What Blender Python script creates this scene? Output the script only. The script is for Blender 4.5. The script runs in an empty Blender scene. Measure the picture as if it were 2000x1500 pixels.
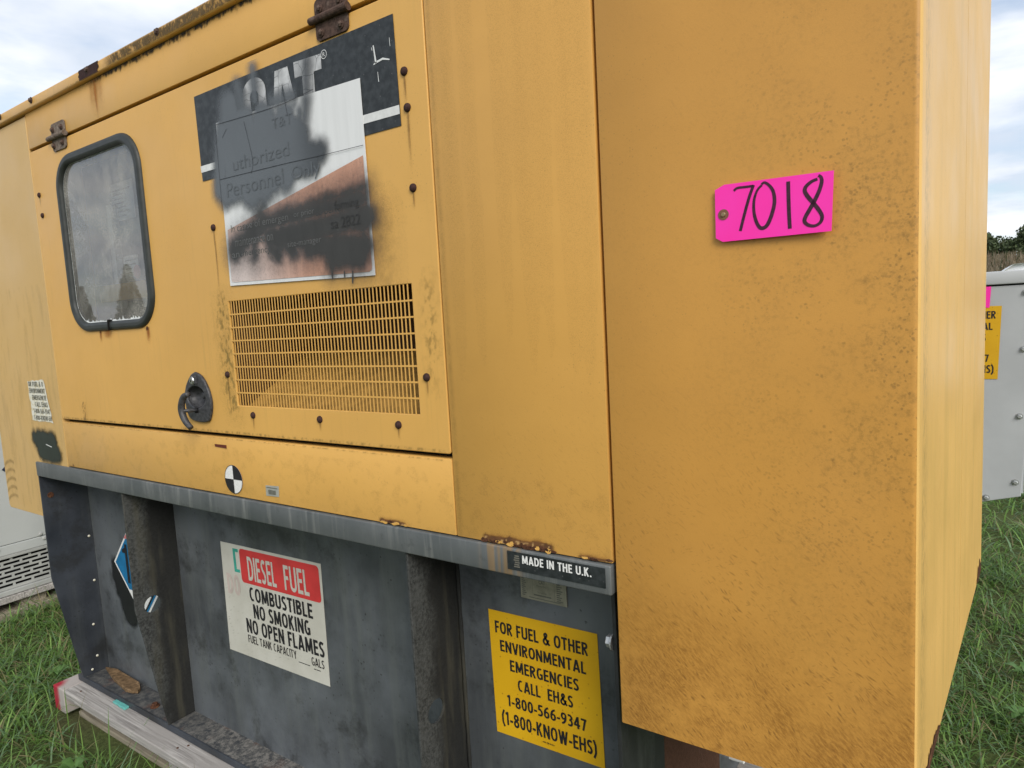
import bpy, bmesh, math, random
import numpy as np
from mathutils import Matrix, Vector, noise as mnoise

random.seed(7)
rng = np.random.default_rng(11)
SC = bpy.context.scene
COL = SC.collection
E = 1.46                      # eye height above the grass; heights below are given from the eye

# ------------------------------------------------------------------ camera
def make_camera():
    yaw, pitch, roll = math.radians(-34.208), math.radians(-5.770), math.radians(-3.098)
    f = Vector((math.sin(yaw)*math.cos(pitch), math.cos(yaw)*math.cos(pitch), math.sin(pitch)))
    r0 = Vector((math.cos(yaw), -math.sin(yaw), 0)); u0 = r0.cross(f)
    r = math.cos(roll)*r0 + math.sin(roll)*u0
    u = -math.sin(roll)*r0 + math.cos(roll)*u0
    cd = bpy.data.cameras.new('camera'); cam = bpy.data.objects.new('camera', cd); COL.objects.link(cam)
    m = Matrix((r, u, -f)).transposed().to_4x4(); m.translation = (0.97497, -1.0, E)
    cam.matrix_world = m
    cd.sensor_width = 36; cd.lens = 1289.44/2000*36
    cd.clip_start = .02; cd.clip_end = 2000
    SC.camera = cam
make_camera()

# ------------------------------------------------------------------ sky, sun, exposure
SUN_DIR = Vector((.78, -.58, .66)).normalized()
SUN_EL = math.asin(SUN_DIR.z); SUN_AZ = math.atan2(SUN_DIR.x, SUN_DIR.y)
def make_world():
    w = bpy.data.worlds.new('World'); SC.world = w; w.use_nodes = True
    nt = w.node_tree; nt.nodes.clear()
    N = nt.nodes.new; L = nt.links.new
    out = N('ShaderNodeOutputWorld')
    sky = N('ShaderNodeTexSky'); sky.sky_type = 'NISHITA'; sky.sun_disc = False
    sky.sun_elevation = SUN_EL; sky.sun_rotation = SUN_AZ; sky.dust_density = 1.5
    b1 = N('ShaderNodeBackground'); b1.inputs['Strength'].default_value = .11
    L(sky.outputs[0], b1.inputs['Color'])
    tc = N('ShaderNodeTexCoord'); sep = N('ShaderNodeSeparateXYZ'); L(tc.outputs['Generated'], sep.inputs[0])
    zz = N('ShaderNodeMath'); zz.operation = 'MAXIMUM'; L(sep.outputs['Z'], zz.inputs[0]); zz.inputs[1].default_value = 0
    za = N('ShaderNodeMath'); za.operation = 'ADD'; L(zz.outputs[0], za.inputs[0]); za.inputs[1].default_value = .16
    dx = N('ShaderNodeMath'); dx.operation = 'DIVIDE'; L(sep.outputs['X'], dx.inputs[0]); L(za.outputs[0], dx.inputs[1])
    dy = N('ShaderNodeMath'); dy.operation = 'DIVIDE'; L(sep.outputs['Y'], dy.inputs[0]); L(za.outputs[0], dy.inputs[1])
    cmb = N('ShaderNodeCombineXYZ'); L(dx.outputs[0], cmb.inputs[0]); L(dy.outputs[0], cmb.inputs[1])
    n1 = N('ShaderNodeTexNoise'); n1.inputs['Scale'].default_value = 1.15; n1.inputs['Detail'].default_value = 9
    n1.inputs['Roughness'].default_value = .56; n1.inputs['Distortion'].default_value = .35
    L(cmb.outputs[0], n1.inputs['Vector'])
    cov = N('ShaderNodeMapRange'); cov.interpolation_type = 'SMOOTHSTEP'
    L(n1.outputs['Fac'], cov.inputs[0]); cov.inputs[1].default_value = .36; cov.inputs[2].default_value = .58
    cov.inputs[3].default_value = .30; cov.inputs[4].default_value = 1.0
    n2 = N('ShaderNodeTexNoise'); n2.inputs['Scale'].default_value = 2.3; n2.inputs['Detail'].default_value = 6
    off = N('ShaderNodeVectorMath'); off.operation = 'ADD'; L(cmb.outputs[0], off.inputs[0]); off.inputs[1].default_value = (3.1, 7.7, 1.3)
    L(off.outputs[0], n2.inputs['Vector'])
    cr = N('ShaderNodeValToRGB'); L(n2.outputs['Fac'], cr.inputs[0])
    cr.color_ramp.elements[0].position = .36; cr.color_ramp.elements[0].color = (.62, .69, .80, 1)
    cr.color_ramp.elements[1].position = .62; cr.color_ramp.elements[1].color = (.95, .965, 1.0, 1)
    b2 = N('ShaderNodeBackground'); b2.inputs['Strength'].default_value = CLOUD; L(cr.outputs[0], b2.inputs['Color'])
    mx = N('ShaderNodeMixShader'); L(cov.outputs[0], mx.inputs[0]); L(b1.outputs[0], mx.inputs[1]); L(b2.outputs[0], mx.inputs[2])
    L(mx.outputs[0], out.inputs['Surface'])
CLOUD = .72
make_world()
sd = bpy.data.lights.new('sun', 'SUN'); sd.energy = 1.5; sd.angle = math.radians(28); sd.color = (1, .965, .91)
so = bpy.data.objects.new('sun', sd); COL.objects.link(so)
so.rotation_euler = SUN_DIR.to_track_quat('Z', 'Y').to_euler(); so.location = (4, -6, 9)
SC.view_settings.view_transform = 'Standard'; SC.view_settings.look = 'None'
SC.view_settings.gamma = 1; SC.view_settings.exposure = .72; SC.view_settings.use_curve_mapping = False

# ------------------------------------------------------------------ node helpers
class NT:
    def __init__(s, name):
        s.m = bpy.data.materials.new(name); s.m.use_nodes = True
        s.nt = s.m.node_tree; s.nt.nodes.clear()
        s.out = s.nt.nodes.new('ShaderNodeOutputMaterial')
        s._obj = None
    def n(s, typ, ins=None, out=0, **props):
        nd = s.nt.nodes.new(typ)
        for k, v in props.items(): setattr(nd, k, v)
        for k, v in (ins or {}).items():
            sock = nd.inputs[k]
            if isinstance(v, bpy.types.NodeSocket): s.nt.links.new(v, sock)
            else: sock.default_value = v
        return nd.outputs[out]
    def obj(s):
        if s._obj is None: s._obj = s.n('ShaderNodeTexCoord', out='Object')
        return s._obj
    def mapping(s, v=None, loc=(0,0,0), rot=(0,0,0), scale=(1,1,1)):
        return s.n('ShaderNodeMapping', {'Vector': v or s.obj(), 'Location': loc, 'Rotation': rot, 'Scale': scale})
    def noise(s, scale, detail=4, v=None, rough=.55, dist=0):
        return s.n('ShaderNodeTexNoise', {'Vector': v or s.obj(), 'Scale': scale, 'Detail': detail, 'Roughness': rough, 'Distortion': dist})
    def voro(s, scale, v=None, out='Distance', rnd=1.0):
        return s.n('ShaderNodeTexVoronoi', {'Vector': v or s.obj(), 'Scale': scale, 'Randomness': rnd}, out=out)
    def mr(s, x, a, b, c=0.0, d=1.0, smooth=True):
        return s.n('ShaderNodeMapRange', {0: x, 1: a, 2: b, 3: c, 4: d}, interpolation_type='SMOOTHSTEP' if smooth else 'LINEAR')
    def math(s, op, a, b=0.0, c=None):
        i = {0: a, 1: b}
        if c is not None: i[2] = c
        return s.n('ShaderNodeMath', i, operation=op)
    def mul(s, a, b): return s.math('MULTIPLY', a, b)
    def mix(s, f, a, b, blend='MIX'):
        fx = lambda c: (tuple(c)+(1,)) if isinstance(c, (tuple, list)) and len(c) == 3 else c
        return s.n('ShaderNodeMix', {0: f, 6: fx(a), 7: fx(b)}, out=2, data_type='RGBA', blend_type=blend)
    def sep(s, v=None):
        nd = s.nt.nodes.new('ShaderNodeSeparateXYZ'); s.nt.links.new(v or s.obj(), nd.inputs[0]); return nd.outputs
    def bump(s, h, strength=.1, dist=.001):
        return s.n('ShaderNodeBump', {'Height': h, 'Strength': strength, 'Distance': dist})
    def bsdf(s, col, rough=.5, spec=.5, metal=0.0, normal=None, **kw):
        fx = tuple(col)+(1,) if isinstance(col, (tuple, list)) and len(col) == 3 else col
        i = {'Base Color': fx, 'Roughness': rough, 'Specular IOR Level': spec, 'Metallic': metal}
        if normal is not None: i['Normal'] = normal
        for k, v in kw.items(): i[k] = v
        return s.n('ShaderNodeBsdfPrincipled', i)
    def done(s, sh):
        s.nt.links.new(sh, s.out.inputs['Surface']); return s.m

MAT = {}
def plain(name, col, rough=.6, spec=.4, metal=0.0, var=.12, scale=30, bump=0.0, vscale=None):
    t = NT(name); v = t.mapping(scale=vscale) if vscale else None
    n = t.noise(scale, 5, v)
    d = tuple(c*(1-var) for c in col); l = tuple(min(1, c*(1+var)) for c in col)
    c = t.mix(t.mr(n, .3, .7), d, l)
    nm = t.bump(n, bump, .002) if bump else None
    MAT[name] = t.done(t.bsdf(c, rough, spec, metal, nm)); return MAT[name]

YEL = (.72, .404, .104)
def yellow(name, base=YEL, dull=0.0, fleck=0.0, spots=0.0, grime=.35, end=False):
    t = NT(name); o = t.obj()
    n = t.noise(1.7, 5)
    c = t.mix(t.mr(n, .3, .7), tuple(x*.93 for x in base), tuple(min(1, x*1.05) for x in base))
    c = t.mix(t.mr(t.noise(14, 6), .25, .75, 0, .14), c, (base[0]*.82, base[1]*.78, base[2]*.75))
    # run-off streaks: a film of olive dirt, long in z
    st = t.noise(1, 7, t.mapping(scale=(70, 70, 2.6)), .68)
    stm = t.mul(t.mr(st, .50, .78), t.mr(t.noise(2.6, 3), .35, .7))
    c = t.mix(t.mul(stm, grime), c, (.30, .20, .06))
    # fine pepper
    vd = t.voro(230); vc = t.voro(230, out='Color'); pk = t.mr(t.sep(vc)[0], .80, .84)
    pep = t.mul(t.mul(t.mr(vd, .12, .34, 1, 0), pk), t.mr(t.noise(5, 4), .4, .7))
    c = t.mix(t.mul(pep, .45), c, (.22, .13, .04))
    c = t.mix(t.mr(t.noise(520, 3, rough=.8), .3, .7, 0, .16), c, tuple(x*.62 for x in base))
    if fleck:
        # dried grass clippings thrown by a mower: short slanted dashes, denser low down
        z = t.sep()[2]; low = t.mr(z, E-.74, E-.02, 1, .08)
        clump = t.mr(t.noise(4.5, 6, rough=.65), .36, .62)
        for k, (sc, ang, thr, amt, lo, hi) in enumerate([((310, 1, 78), .85, .40, .62, .12, .42), ((190, 1, 52), .70, .55, .75, .10, .36), ((120, 1, 40), 1.0, .78, .9, .08, .30), ((75, 1, 22), .85, .90, .85, .06, .22), ((240, 1, 90), 2.0, .72, .6, .1, .34)]):
            wv = t.n('ShaderNodeVectorMath', {0: t.n('ShaderNodeTexNoise', {'Vector': o, 'Scale': 7.0, 'Detail': 3.0}, out='Color'), 1: (.05, 0, .05)}, operation='MULTIPLY')
            ov = t.n('ShaderNodeVectorMath', {0: o, 1: wv}, operation='ADD')
            mv = t.mapping(t.mapping(ov, rot=(0, ang, 0)), loc=(k*3.3, 0, k*1.7), scale=sc)
            d = t.voro(1, mv); cc = t.voro(1, mv, out='Color')
            pick = t.mr(t.sep(cc)[0], thr, thr+.05)
            mask = t.mul(t.mul(t.mr(d, lo, hi, 1, 0), pick), t.mul(low, t.mr(t.noise(6+k, 4), .30, .60)))
            c = t.mix(t.mul(mask, min(1, amt*fleck)), c, (.25, .115, .024) if k % 2 == 0 else (.15, .07, .022))
        # brushed film of dust low on the sheet, in clumps
        br = t.noise(1, 6, t.mapping(t.mapping(rot=(0, .8, 0)), scale=(260, 1, 70)), .75)
        low2 = t.mr(z, E-.74, E-.30, 1, 0)
        c = t.mix(t.mul(t.mul(t.mr(br, .38, .62), t.mul(low2, clump)), .95*fleck), c, (.235, .10, .020))
        c = t.mix(t.mul(t.mul(low2, clump), .30*fleck), c, (.34, .15, .028))
    if spots:
        x = t.sep()[0]; z = t.sep()[2]
        zone = t.mul(t.mr(x, .60, .90, .12, 1), t.mul(t.mr(z, E-.62, E-.15, .35, 1), t.mr(z, E+.10, E+.42, 1, .45)))
        cl = t.mul(t.mr(t.noise(5.5, 7, rough=.7), .40, .58), zone)
        c = t.mix(t.mul(cl, .20*spots), c, (.42, .225, .055))
        sp = t.mr(t.noise(115, 5, rough=.75), .46, .62)
        c = t.mix(t.mul(t.mul(cl, sp), .42*spots), c, (.24, .13, .030))
        sm = t.mul(t.mr(t.noise(21, 6, rough=.75), .54, .66), t.mul(zone, t.mr(x, .74, .92, .35, 1)))
        c = t.mix(t.mul(t.mul(sm, t.mr(t.noise(90, 4, rough=.7), .38, .6)), .45*spots), c, (.21, .115, .030))
        for k, (sc, lo, hi, th) in enumerate(((190, .20, .48, .70), (105, .12, .34, .86), (58, .04, .16, .93))):
            wv = t.n('ShaderNodeVectorMath', {0: t.n('ShaderNodeTexNoise', {'Vector': o, 'Scale': 260.0, 'Detail': 2.0}, out='Color'), 1: (.0045, 0, .0045)}, operation='MULTIPLY')
            ov = t.mapping(t.n('ShaderNodeVectorMath', {0: o, 1: wv}, operation='ADD'), loc=(k*1.3, 0, k*.7)); ov = t.mapping(ov, scale=(1, .001, 1))
            vd = t.voro(sc, ov); pk = t.mr(t.sep(t.voro(sc, ov, out='Color'))[1], th, th+.05)
            zz = t.mul(zone, t.mr(t.noise(9+k, 4), .40, .62))
            c = t.mix(t.mul(t.mul(t.mul(t.mr(vd, lo, hi, 1, 0), pk), zz), .48*spots), c, (.17, .095, .028))
    if end:
        st2 = t.noise(1, 7, t.mapping(scale=(90, 26, 1.0)), .5)
        c = t.mix(t.mul(t.mr(st2, .50, .74), .12), c, (.40, .29, .09))
        st3 = t.noise(1, 5, t.mapping(scale=(20, 90, 14)), .7)
        c = t.mix(t.mul(t.mr(st3, .58, .75), .35), c, (.30, .20, .06))
    if end:
        yy = t.sep()[1]; zz = t.sep()[2]
        ed = t.mul(t.mr(yy, .022, .036), t.mr(yy, .045, .10, 1, 0)); ed = t.mul(ed, t.mr(t.noise(1, 6, t.mapping(scale=(200, 260, 60)), .75), .44, .6))
        c = t.mix(t.mul(ed, .45), c, (.19, .135, .055))
        ol = t.noise(1, 5, t.mapping(scale=(30, 17, .9)), .5); ol = t.mul(t.mr(ol, .46, .66), t.mr(zz, E+.25, E-.25))
        c = t.mix(t.mul(t.mul(ol, t.mr(t.noise(1, 6, t.mapping(scale=(60, 60, 3)), .65), .38, .62)), .20), c, (.32, .25, .06))
    if dull: c = t.mix(dull, c, (.62, .46, .22))  # even pull towards a duller tan
    bp = t.math('ADD', t.mul(t.noise(420, 2), .35), t.noise(2.2, 2))
    nm = t.bump(bp, .10, .004)
    r = t.mr(t.noise(5, 4), .3, .7, .36, .50)
    MAT[name] = t.done(t.bsdf(c, r, .34, 0, nm)); return MAT[name]

yellow('yellow_door', grime=.30)
yellow('yellow_band', grime=.12, fleck=.22)
yellow('yellow_post', base=(.655, .352, .084), grime=.14, fleck=.45)
yellow('yellow_plenum', base=(.605, .300, .062), grime=.10, fleck=1.0, spots=1.0)
yellow('yellow_end_lit', base=(.80, .49, .15), grime=.35, end=True)  # same paint as the front; its brighter light is put into the colour
plain('void_brown', (.085, .040, .016), .8)  # dark tone stands in for the unlit void above the baffle
plain('baffle_paint', (.42, .235, .062), .8, .2, var=.3, scale=25)
yellow('yellow_left', base=(.62, .385, .13), grime=.22, dull=.12)
yellow('yellow_roof', grime=.5)

def steel(name, base, mould=.6, rough=.5, streak=.5, pock=.5):
    """grey-blue tank paint with black mould and water marks"""
    t = NT(name)
    n = t.noise(3.2, 6, rough=.6)
    c = t.mix(t.mr(n, .3, .7), tuple(x*.62 for x in base), tuple(x*1.40 for x in base))
    st = t.noise(1, 6, t.mapping(scale=(22, 22, 2.2)), .62)
    c = t.mix(t.mul(t.mr(st, .45, .75), streak*.6), c, (.13, .14, .13))
    c = t.mix(t.mul(t.mr(t.noise(5.5, 8, rough=.7), .50, .66), mould), c, (.018, .018, .017))
    wv = t.n('ShaderNodeVectorMath', {0: t.n('ShaderNodeTexNoise', {'Vector': t.obj(), 'Scale': 120.0, 'Detail': 3.0}, out='Color'), 1: (.012, .012, .012)}, operation='MULTIPLY')
    ov = t.n('ShaderNodeVectorMath', {0: t.obj(), 1: wv}, operation='ADD'); vd = t.voro(95, ov); pk = t.mul(t.mr(t.sep(t.voro(95, ov, out='Color'))[0], 1-pock*.4, 1-pock*.4+.04), t.mr(t.noise(7, 4), .42, .62))
    c = t.mix(t.mul(t.mul(t.mr(vd, .12, .36, 1, 0), pk), .8), c, (.02, .02, .018))
    bp = t.math('ADD', t.noise(90, 4), t.mul(t.noise(300, 2), .5))
    MAT[name] = t.done(t.bsdf(c, t.mr(n, .3, .7, rough-.08, rough+.12), .4, 0, t.bump(bp, .12, .002))); return MAT[name]
steel('tank_paint', (.092, .100, .107), .6, .46, .8, .5)
steel('rib_shade_paint', (.034, .039, .048), .6, .45, .3, .4)  # deep shade of the tank recesses is put into this darker colour
def ribrough():
    t = NT('rib_mouldy')
    n = t.noise(110, 6, rough=.8); m = t.mr(n, .36, .64); y = t.sep()[1]
    c = t.mix(t.mul(m, t.mr(t.noise(14, 5, rough=.7), .3, .6, .35, 1)), (.080, .083, .079), (.022, .023, .022))
    blk = t.mr(t.math('ADD', t.mul(t.noise(9, 6, rough=.7), .13), y), .095, .150)
    c = t.mix(t.mul(blk, .88), c, (.017, .017, .016))
    c = t.mix(t.mul(t.mr(t.noise(1, 5, t.mapping(scale=(20, 20, 2.5))), .5, .7), .4), c, (.095, .088, .060))
    MAT['rib_mouldy'] = t.done(t.bsdf(c, .8, .2, 0, t.bump(n, .25, .002)))
ribrough()
steel('rib_shade_paint_b', (.025, .027, .027), .65, .6, .5, .8)  # near-black base carries recess shade as well as mould
def railm():
    t = NT('rail_grey'); n = t.noise(5, 6)
    c = t.mix(t.mr(n, .3, .7), (.086, .096, .098), (.135, .143, .143))
    st = t.noise(1, 6, t.mapping(scale=(38, 38, 3)), .6)
    c = t.mix(t.mul(t.mr(st, .5, .75), .5), c, (.31, .31, .29))
    c = t.mix(t.mul(t.mr(t.noise(24, 7, rough=.7), .56, .68), .6), c, (.075, .08, .08))
    x = t.sep()[0]
    ru = t.mul(t.mul(t.mr(x, .19, .23), t.mr(x, .28, .31, 1, 0)), t.mr(t.noise(1, 5, t.mapping(scale=(70, 70, 3))), .42, .62))
    c = t.mix(t.mul(ru, .75), c, (.26, .165, .075))
    MAT['rail_grey'] = t.done(t.bsdf(c, .48, .45, .15, t.bump(n, .1, .002)))
railm()
def rustm(name, a=(.045, .02, .012), b=(.13, .055, .028), c3=(.26, .12, .05)):
    t = NT(name); n = t.noise(120, 7, rough=.7)
    c = t.mix(t.mr(n, .35, .65), a, b); c = t.mix(t.mul(t.mr(t.noise(45, 5), .55, .7), .6), c, c3)
    MAT[name] = t.done(t.bsdf(c, .85, .2, .1, t.bump(n, .6, .003)))
rustm('rust'); rustm('rust_dark', (.035, .018, .016), (.062, .032, .028), (.075, .04, .034))
rustm('hinge_rust', (.055, .035, .028), (.12, .075, .058), (.20, .15, .12))
rustm('hinge_worn', (.10, .072, .055), (.24, .19, .15), (.35, .30, .25))
rustm('primer', (.075, .036, .022), (.105, .05, .03), (.12, .06, .04))
plain('black_void', (.012, .011, .010), .9, .1)
plain('rubber', (.030, .033, .030), .5, .4, var=.2, scale=40, bump=.15)
plain('latch_metal', (.045, .045, .048), .5, .5, var=.45, scale=120, bump=.3)
plain('zinc', (.42, .43, .42), .4, .5, .6, .2)
plain('chrome', (.6, .6, .6), .25, .5, .9, .1)
plain('console_grey', (.17, .185, .19), .55); plain('console_dark', (.07, .08, .085), .55)
plain('paper_white', (.82, .82, .78), .8, .2, var=.06)
plain('paper_pink', (.75, .30, .28), .7)
plain('white_print', (.78, .77, .74), .5, var=.08, scale=200)
plain('black_print', (.016, .015, .018), .5, var=.2, scale=200)
plain('stripe_white', (.68, .68, .66), .5, var=.06, scale=90)
plain('copper_faint', (.45, .20, .12), .6)
plain('caulk', (.72, .74, .72), .7)
plain('red_print', (.58, .045, .045), .45, var=.12, scale=12)
plain('green_print', (.045, .34, .26), .55)
plain('pink_ghost', (.53, .44, .39), .6)
plain('maroon_print', (.13, .025, .012), .6)
plain('silver_label', (.42, .42, .37), .45, .5, .2)
plain('label_ink', (.13, .13, .105), .6)
plain('plate_metal', (.30, .28, .22), .45, .5, .35, .15, 60)
plain('blue_print', (.012, .155, .33), .5, var=.1)
plain('navy_print', (.02, .03, .06), .5)
plain('salmon_print', (.55, .16, .16), .5)
plain('eyelet_card', (.20, .095, .055), .7, var=.2, scale=500)
plain('brass', (.30, .22, .12), .4, .5, .6)
plain('marker_ink', (.045, .006, .022), .5, var=.4, scale=160)
plain('teal_plastic', (.12, .40, .36), .45)
plain('bark_chip', (.165, .105, .055), .85, .2, var=.4, scale=70, bump=.5)
plain('grey_enclosure', (.46, .475, .48), .5, .4, var=.07, scale=4)
plain('pale_enclosure', (.45, .465, .45), .5, .4, var=.05, scale=3)
plain('pale_louvre', (.38, .385, .365), .5, .4, var=.08, scale=9)
plain('dark_inside', (.02, .02, .02), .9, .1)
plain('white_paint', (.88, .88, .88), .25, .5, var=.02)
plain('car_glass', (.02, .025, .03), .08, .6)
plain('tyre', (.02, .02, .02), .8, .2)
plain('lamp_glass', (.45, .07, .05), .2)
t_ = NT('red_spray'); m_ = t_.math('ADD', t_.math('ADD', t_.mr(t_.sep()[0], -1.955, -1.865), t_.mr(t_.sep()[1], .0, .10)), t_.mul(t_.noise(40, 5), .5))
MAT['red_spray'] = t_.done(t_.bsdf(t_.mix(t_.mr(m_, .35, .85), (.36, .025, .042), (.40, .36, .33)), .75, .2))

def pinkm():
    t = NT('pink_card')
    c = t.mix(t.mr(t.noise(9, 3), .3, .7), (1.0, .036, .40), (1.0, .046, .45))
    MAT['pink_card'] = t.done(t.bsdf(c, .6, .25, **{'Emission Color': (1, .03, .38, 1), 'Emission Strength': 0.0}))
pinkm()
def signw():
    t = NT('sign_cream'); c = t.mix(t.mr(t.noise(9, 5), .3, .7), (.50, .48, .41), (.58, .56, .49))
    d = t.voro(1, t.mapping(t.mapping(rot=(0, .4, 0)), scale=(45, 1, 170))); pk = t.mr(t.sep(t.voro(1, t.mapping(t.mapping(rot=(0, .4, 0)), scale=(45, 1, 170)), out='Color'))[0], .55, .6)
    c = t.mix(t.mul(t.mul(t.mul(t.mr(d, .1, .4, 1, 0), pk), t.mr(t.noise(7, 3), .4, .65)), .5), c, (.27, .25, .19))
    MAT['sign_cream'] = t.done(t.bsdf(c, .5, .4))
    t = NT('sign_yellow'); c = t.mix(t.mr(t.noise(6, 5), .3, .7), (.66, .36, .006), (.74, .42, .010))
    d = t.voro(120); pk = t.mr(t.sep(t.voro(120, out='Color'))[0], .86, .9)
    c = t.mix(t.mul(t.mul(t.mr(d, .1, .35, 1, 0), pk), .7), c, (.30, .12, .01))
    MAT['sign_yellow'] = t.done(t.bsdf(c, .5, .4))
    t = NT('peeling_paper'); c = t.mix(t.mr(t.noise(60, 5), .45, .65), (.70, .68, .58), (.58, .52, .36))
    MAT['peeling_paper'] = t.done(t.bsdf(c, .7, .2))
    t = NT('black_decal'); n = t.noise(60, 6)
    c = t.mix(t.mr(n, .35, .7), (.016, .019, .020), (.038, .043, .045))
    d = t.voro(170); pk = t.mr(t.sep(t.voro(170, out='Color'))[0], .90, .92)
    c = t.mix(t.mul(t.mul(t.mr(d, .05, .3, 1, 0), pk), .35), c, (.25, .25, .24))
    MAT['black_decal'] = t.done(t.bsdf(c, .42, .36))
    # cracked pale foil letters
    t = NT('cracked_foil'); e = t.n('ShaderNodeTexVoronoi', {'Vector': t.n('ShaderNodeVectorMath', {0: t.obj(), 1: t.n('ShaderNodeVectorMath', {0: t.n('ShaderNodeTexNoise', {'Vector': t.obj(), 'Scale': 30.0}, out='Color'), 1: (.02, .0, .02)}, operation='MULTIPLY')}, operation='ADD'), 'Scale': 30.0}, out='Distance', feature='DISTANCE_TO_EDGE')
    c = t.mix(t.mr(e, .004, .030), (.20, .20, .20), t.mix(t.mr(t.noise(26, 3), .3, .7), (.36, .36, .36), (.62, .62, .62)))
    MAT['cracked_foil'] = t.done(t.bsdf(c, .5, .4))
    # notice: copper print fading out to pale at lower left, long rain marks
    t = NT('notice_copper'); x, y, z = t.sep()
    fd = t.mul(t.mr(x, -.50, -.20, 1, 0), t.mr(z, E+.30, E+.13, .35, 1))
    n = t.noise(1, 6, t.mapping(scale=(110, 110, 7)), .65)
    c = t.mix(t.mr(n, .35, .7), (.52, .27, .18), (.61, .33, .225))
    c = t.mix(t.mul(fd, .88), c, (.64, .56, .53))
    c = t.mix(t.mul(t.mr(t.noise(190, 4), .5, .7), .35), c, (.25, .17, .13))
    MAT['notice_copper'] = t.done(t.bsdf(c, .55, .4))
    t = NT('notice_white'); n = t.noise(1, 6, t.mapping(scale=(60, 60, 4)), .6)
    c = t.mix(t.mr(n, .3, .75), (.74, .74, .73), (.69, .69, .68))
    MAT['notice_white'] = t.done(t.bsdf(c, .5, .4))
signw()
def paintfilm(name, rough=.55):
    t = NT(name); a = t.n('ShaderNodeVertexColor', out='Color', layer_name='paint')
    al = t.n('ShaderNodeVertexColor', out='Alpha', layer_name='paint')
    g = t.mr(t.noise(700, 2), .3, .7, -.12, .12, False)
    al2 = t.n('ShaderNodeMath', {0: al, 1: t.math('MULTIPLY', g, t.math('SUBTRACT', 1.0, al))}, operation='ADD', use_clamp=True)
    sh = t.n('ShaderNodeMixShader', {0: al2, 1: t.n('ShaderNodeBsdfTransparent'), 2: t.bsdf(a, rough, .35)})
    MAT[name] = t.done(sh)
paintfilm('spray_film'); paintfilm('grime_film', .85)
def glassm():
    t = NT('dusty_glare_glass')
    fr = t.n('ShaderNodeFresnel', {'IOR': 1.85})
    cl = t.n('ShaderNodeMixShader', {0: fr, 1: t.n('ShaderNodeBsdfTransparent', {'Color': (.86, .88, .88, 1)}), 2: t.n('ShaderNodeBsdfGlossy', {'Roughness': .012, 'Color': (.95, .96, 1, 1)})})
    sp = t.mul(t.mr(t.noise(300, 4, rough=.75), .46, .62), t.mr(t.noise(7, 5), .35, .6)); st = t.noise(1, 6, t.mapping(scale=(80, 80, 5)), .6)
    z = t.sep()[2]
    du = t.math('ADD', t.mul(t.mr(st, .40, .75), .05), t.mul(sp, .26))
    du = t.math('ADD', du, t.mul(t.mr(t.noise(4, 6, rough=.65, dist=.6), .42, .60), .17))  # broad soft patches stand in for cloud reflections, mixed in with the dust
    sh = t.n('ShaderNodeMixShader', {0: t.math('ADD', du, .12), 1: cl, 2: t.n('ShaderNodeBsdfDiffuse', {'Color': (.62, .59, .52, 1)})})  # beige adds tan cloud glare to the dust colour
    MAT['dusty_glare_glass'] = t.done(sh)
glassm()
def woodm():
    for nm, a, b in (('weathered_wood', (.34, .315, .29), (.52, .49, .455)), ('pale_wood', (.30, .26, .19), (.42, .37, .29))):
        t = NT(nm); g = t.noise(1, 7, t.mapping(scale=(3, 75, 75)), .65, 1.5)
        c = t.mix(t.mr(g, .35, .68), tuple(x*.6 for x in a), b); c = t.mix(t.mr(t.noise(3, 4), .35, .7), c, a)
        MAT[nm] = t.done(t.bsdf(c, .85, .2, 0, t.bump(g, .5, .003)))
    t = NT('sill_dirt'); n = t.noise(40, 7, rough=.7)
    c = t.mix(t.mr(n, .35, .7), (.040, .044, .048), (.125, .120, .110)); c = t.mix(t.mul(t.mr(t.noise(13, 5), .56, .68), .45), c, (.12, .06, .04))
    x = t.sep()[0]
    c = t.mix(t.mul(t.mul(t.mr(x, -1.4, -.9), t.mr(t.noise(60, 6, rough=.8), .45, .6)), .7), c, (.24, .225, .20))
    MAT['sill_dirt'] = t.done(t.bsdf(c, .8, .2, 0, t.bump(n, .5, .004)))
woodm()
def groundm():
    t = NT('turf'); n = t.noise(1.3, 6); f = t.noise(60, 6, rough=.7)
    c = t.mix(t.mr(f, .3, .7), (.045, .060, .020), (.11, .14, .045)); c = t.mix(t.mul(t.mr(n, .45, .65), .5), c, (.115, .10, .055))
    MAT['turf'] = t.done(t.bsdf(c, .95, .1, 0, t.bump(f, .6, .02)))
    t = NT('grass_blade'); a = t.n('ShaderNodeVertexColor', out='Color', layer_name='tint')
    d = t.bsdf(a, .45, .35); tr = t.n('ShaderNodeBsdfTranslucent', {'Color': a})
    MAT['grass_blade'] = t.done(t.n('ShaderNodeMixShader', {0: .42, 1: d, 2: tr}))
    t = NT('weed_leaf'); c = t.mix(t.mr(t.noise(25, 4), .3, .7), (.055, .12, .025), (.10, .19, .05))
    MAT['weed_leaf'] = t.done(t.bsdf(c, .5, .35))
    t = NT('leaves'); a = t.n('ShaderNodeVertexColor', out='Color', layer_name='tint')
    MAT['leaves'] = t.done(t.n('ShaderNodeMixShader', {0: .2, 1: t.bsdf(a, .6, .3), 2: t.n('ShaderNodeBsdfTranslucent', {'Color': a})}))
    plain('bark', (.09, .07, .055), .9, .1)
groundm()

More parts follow.
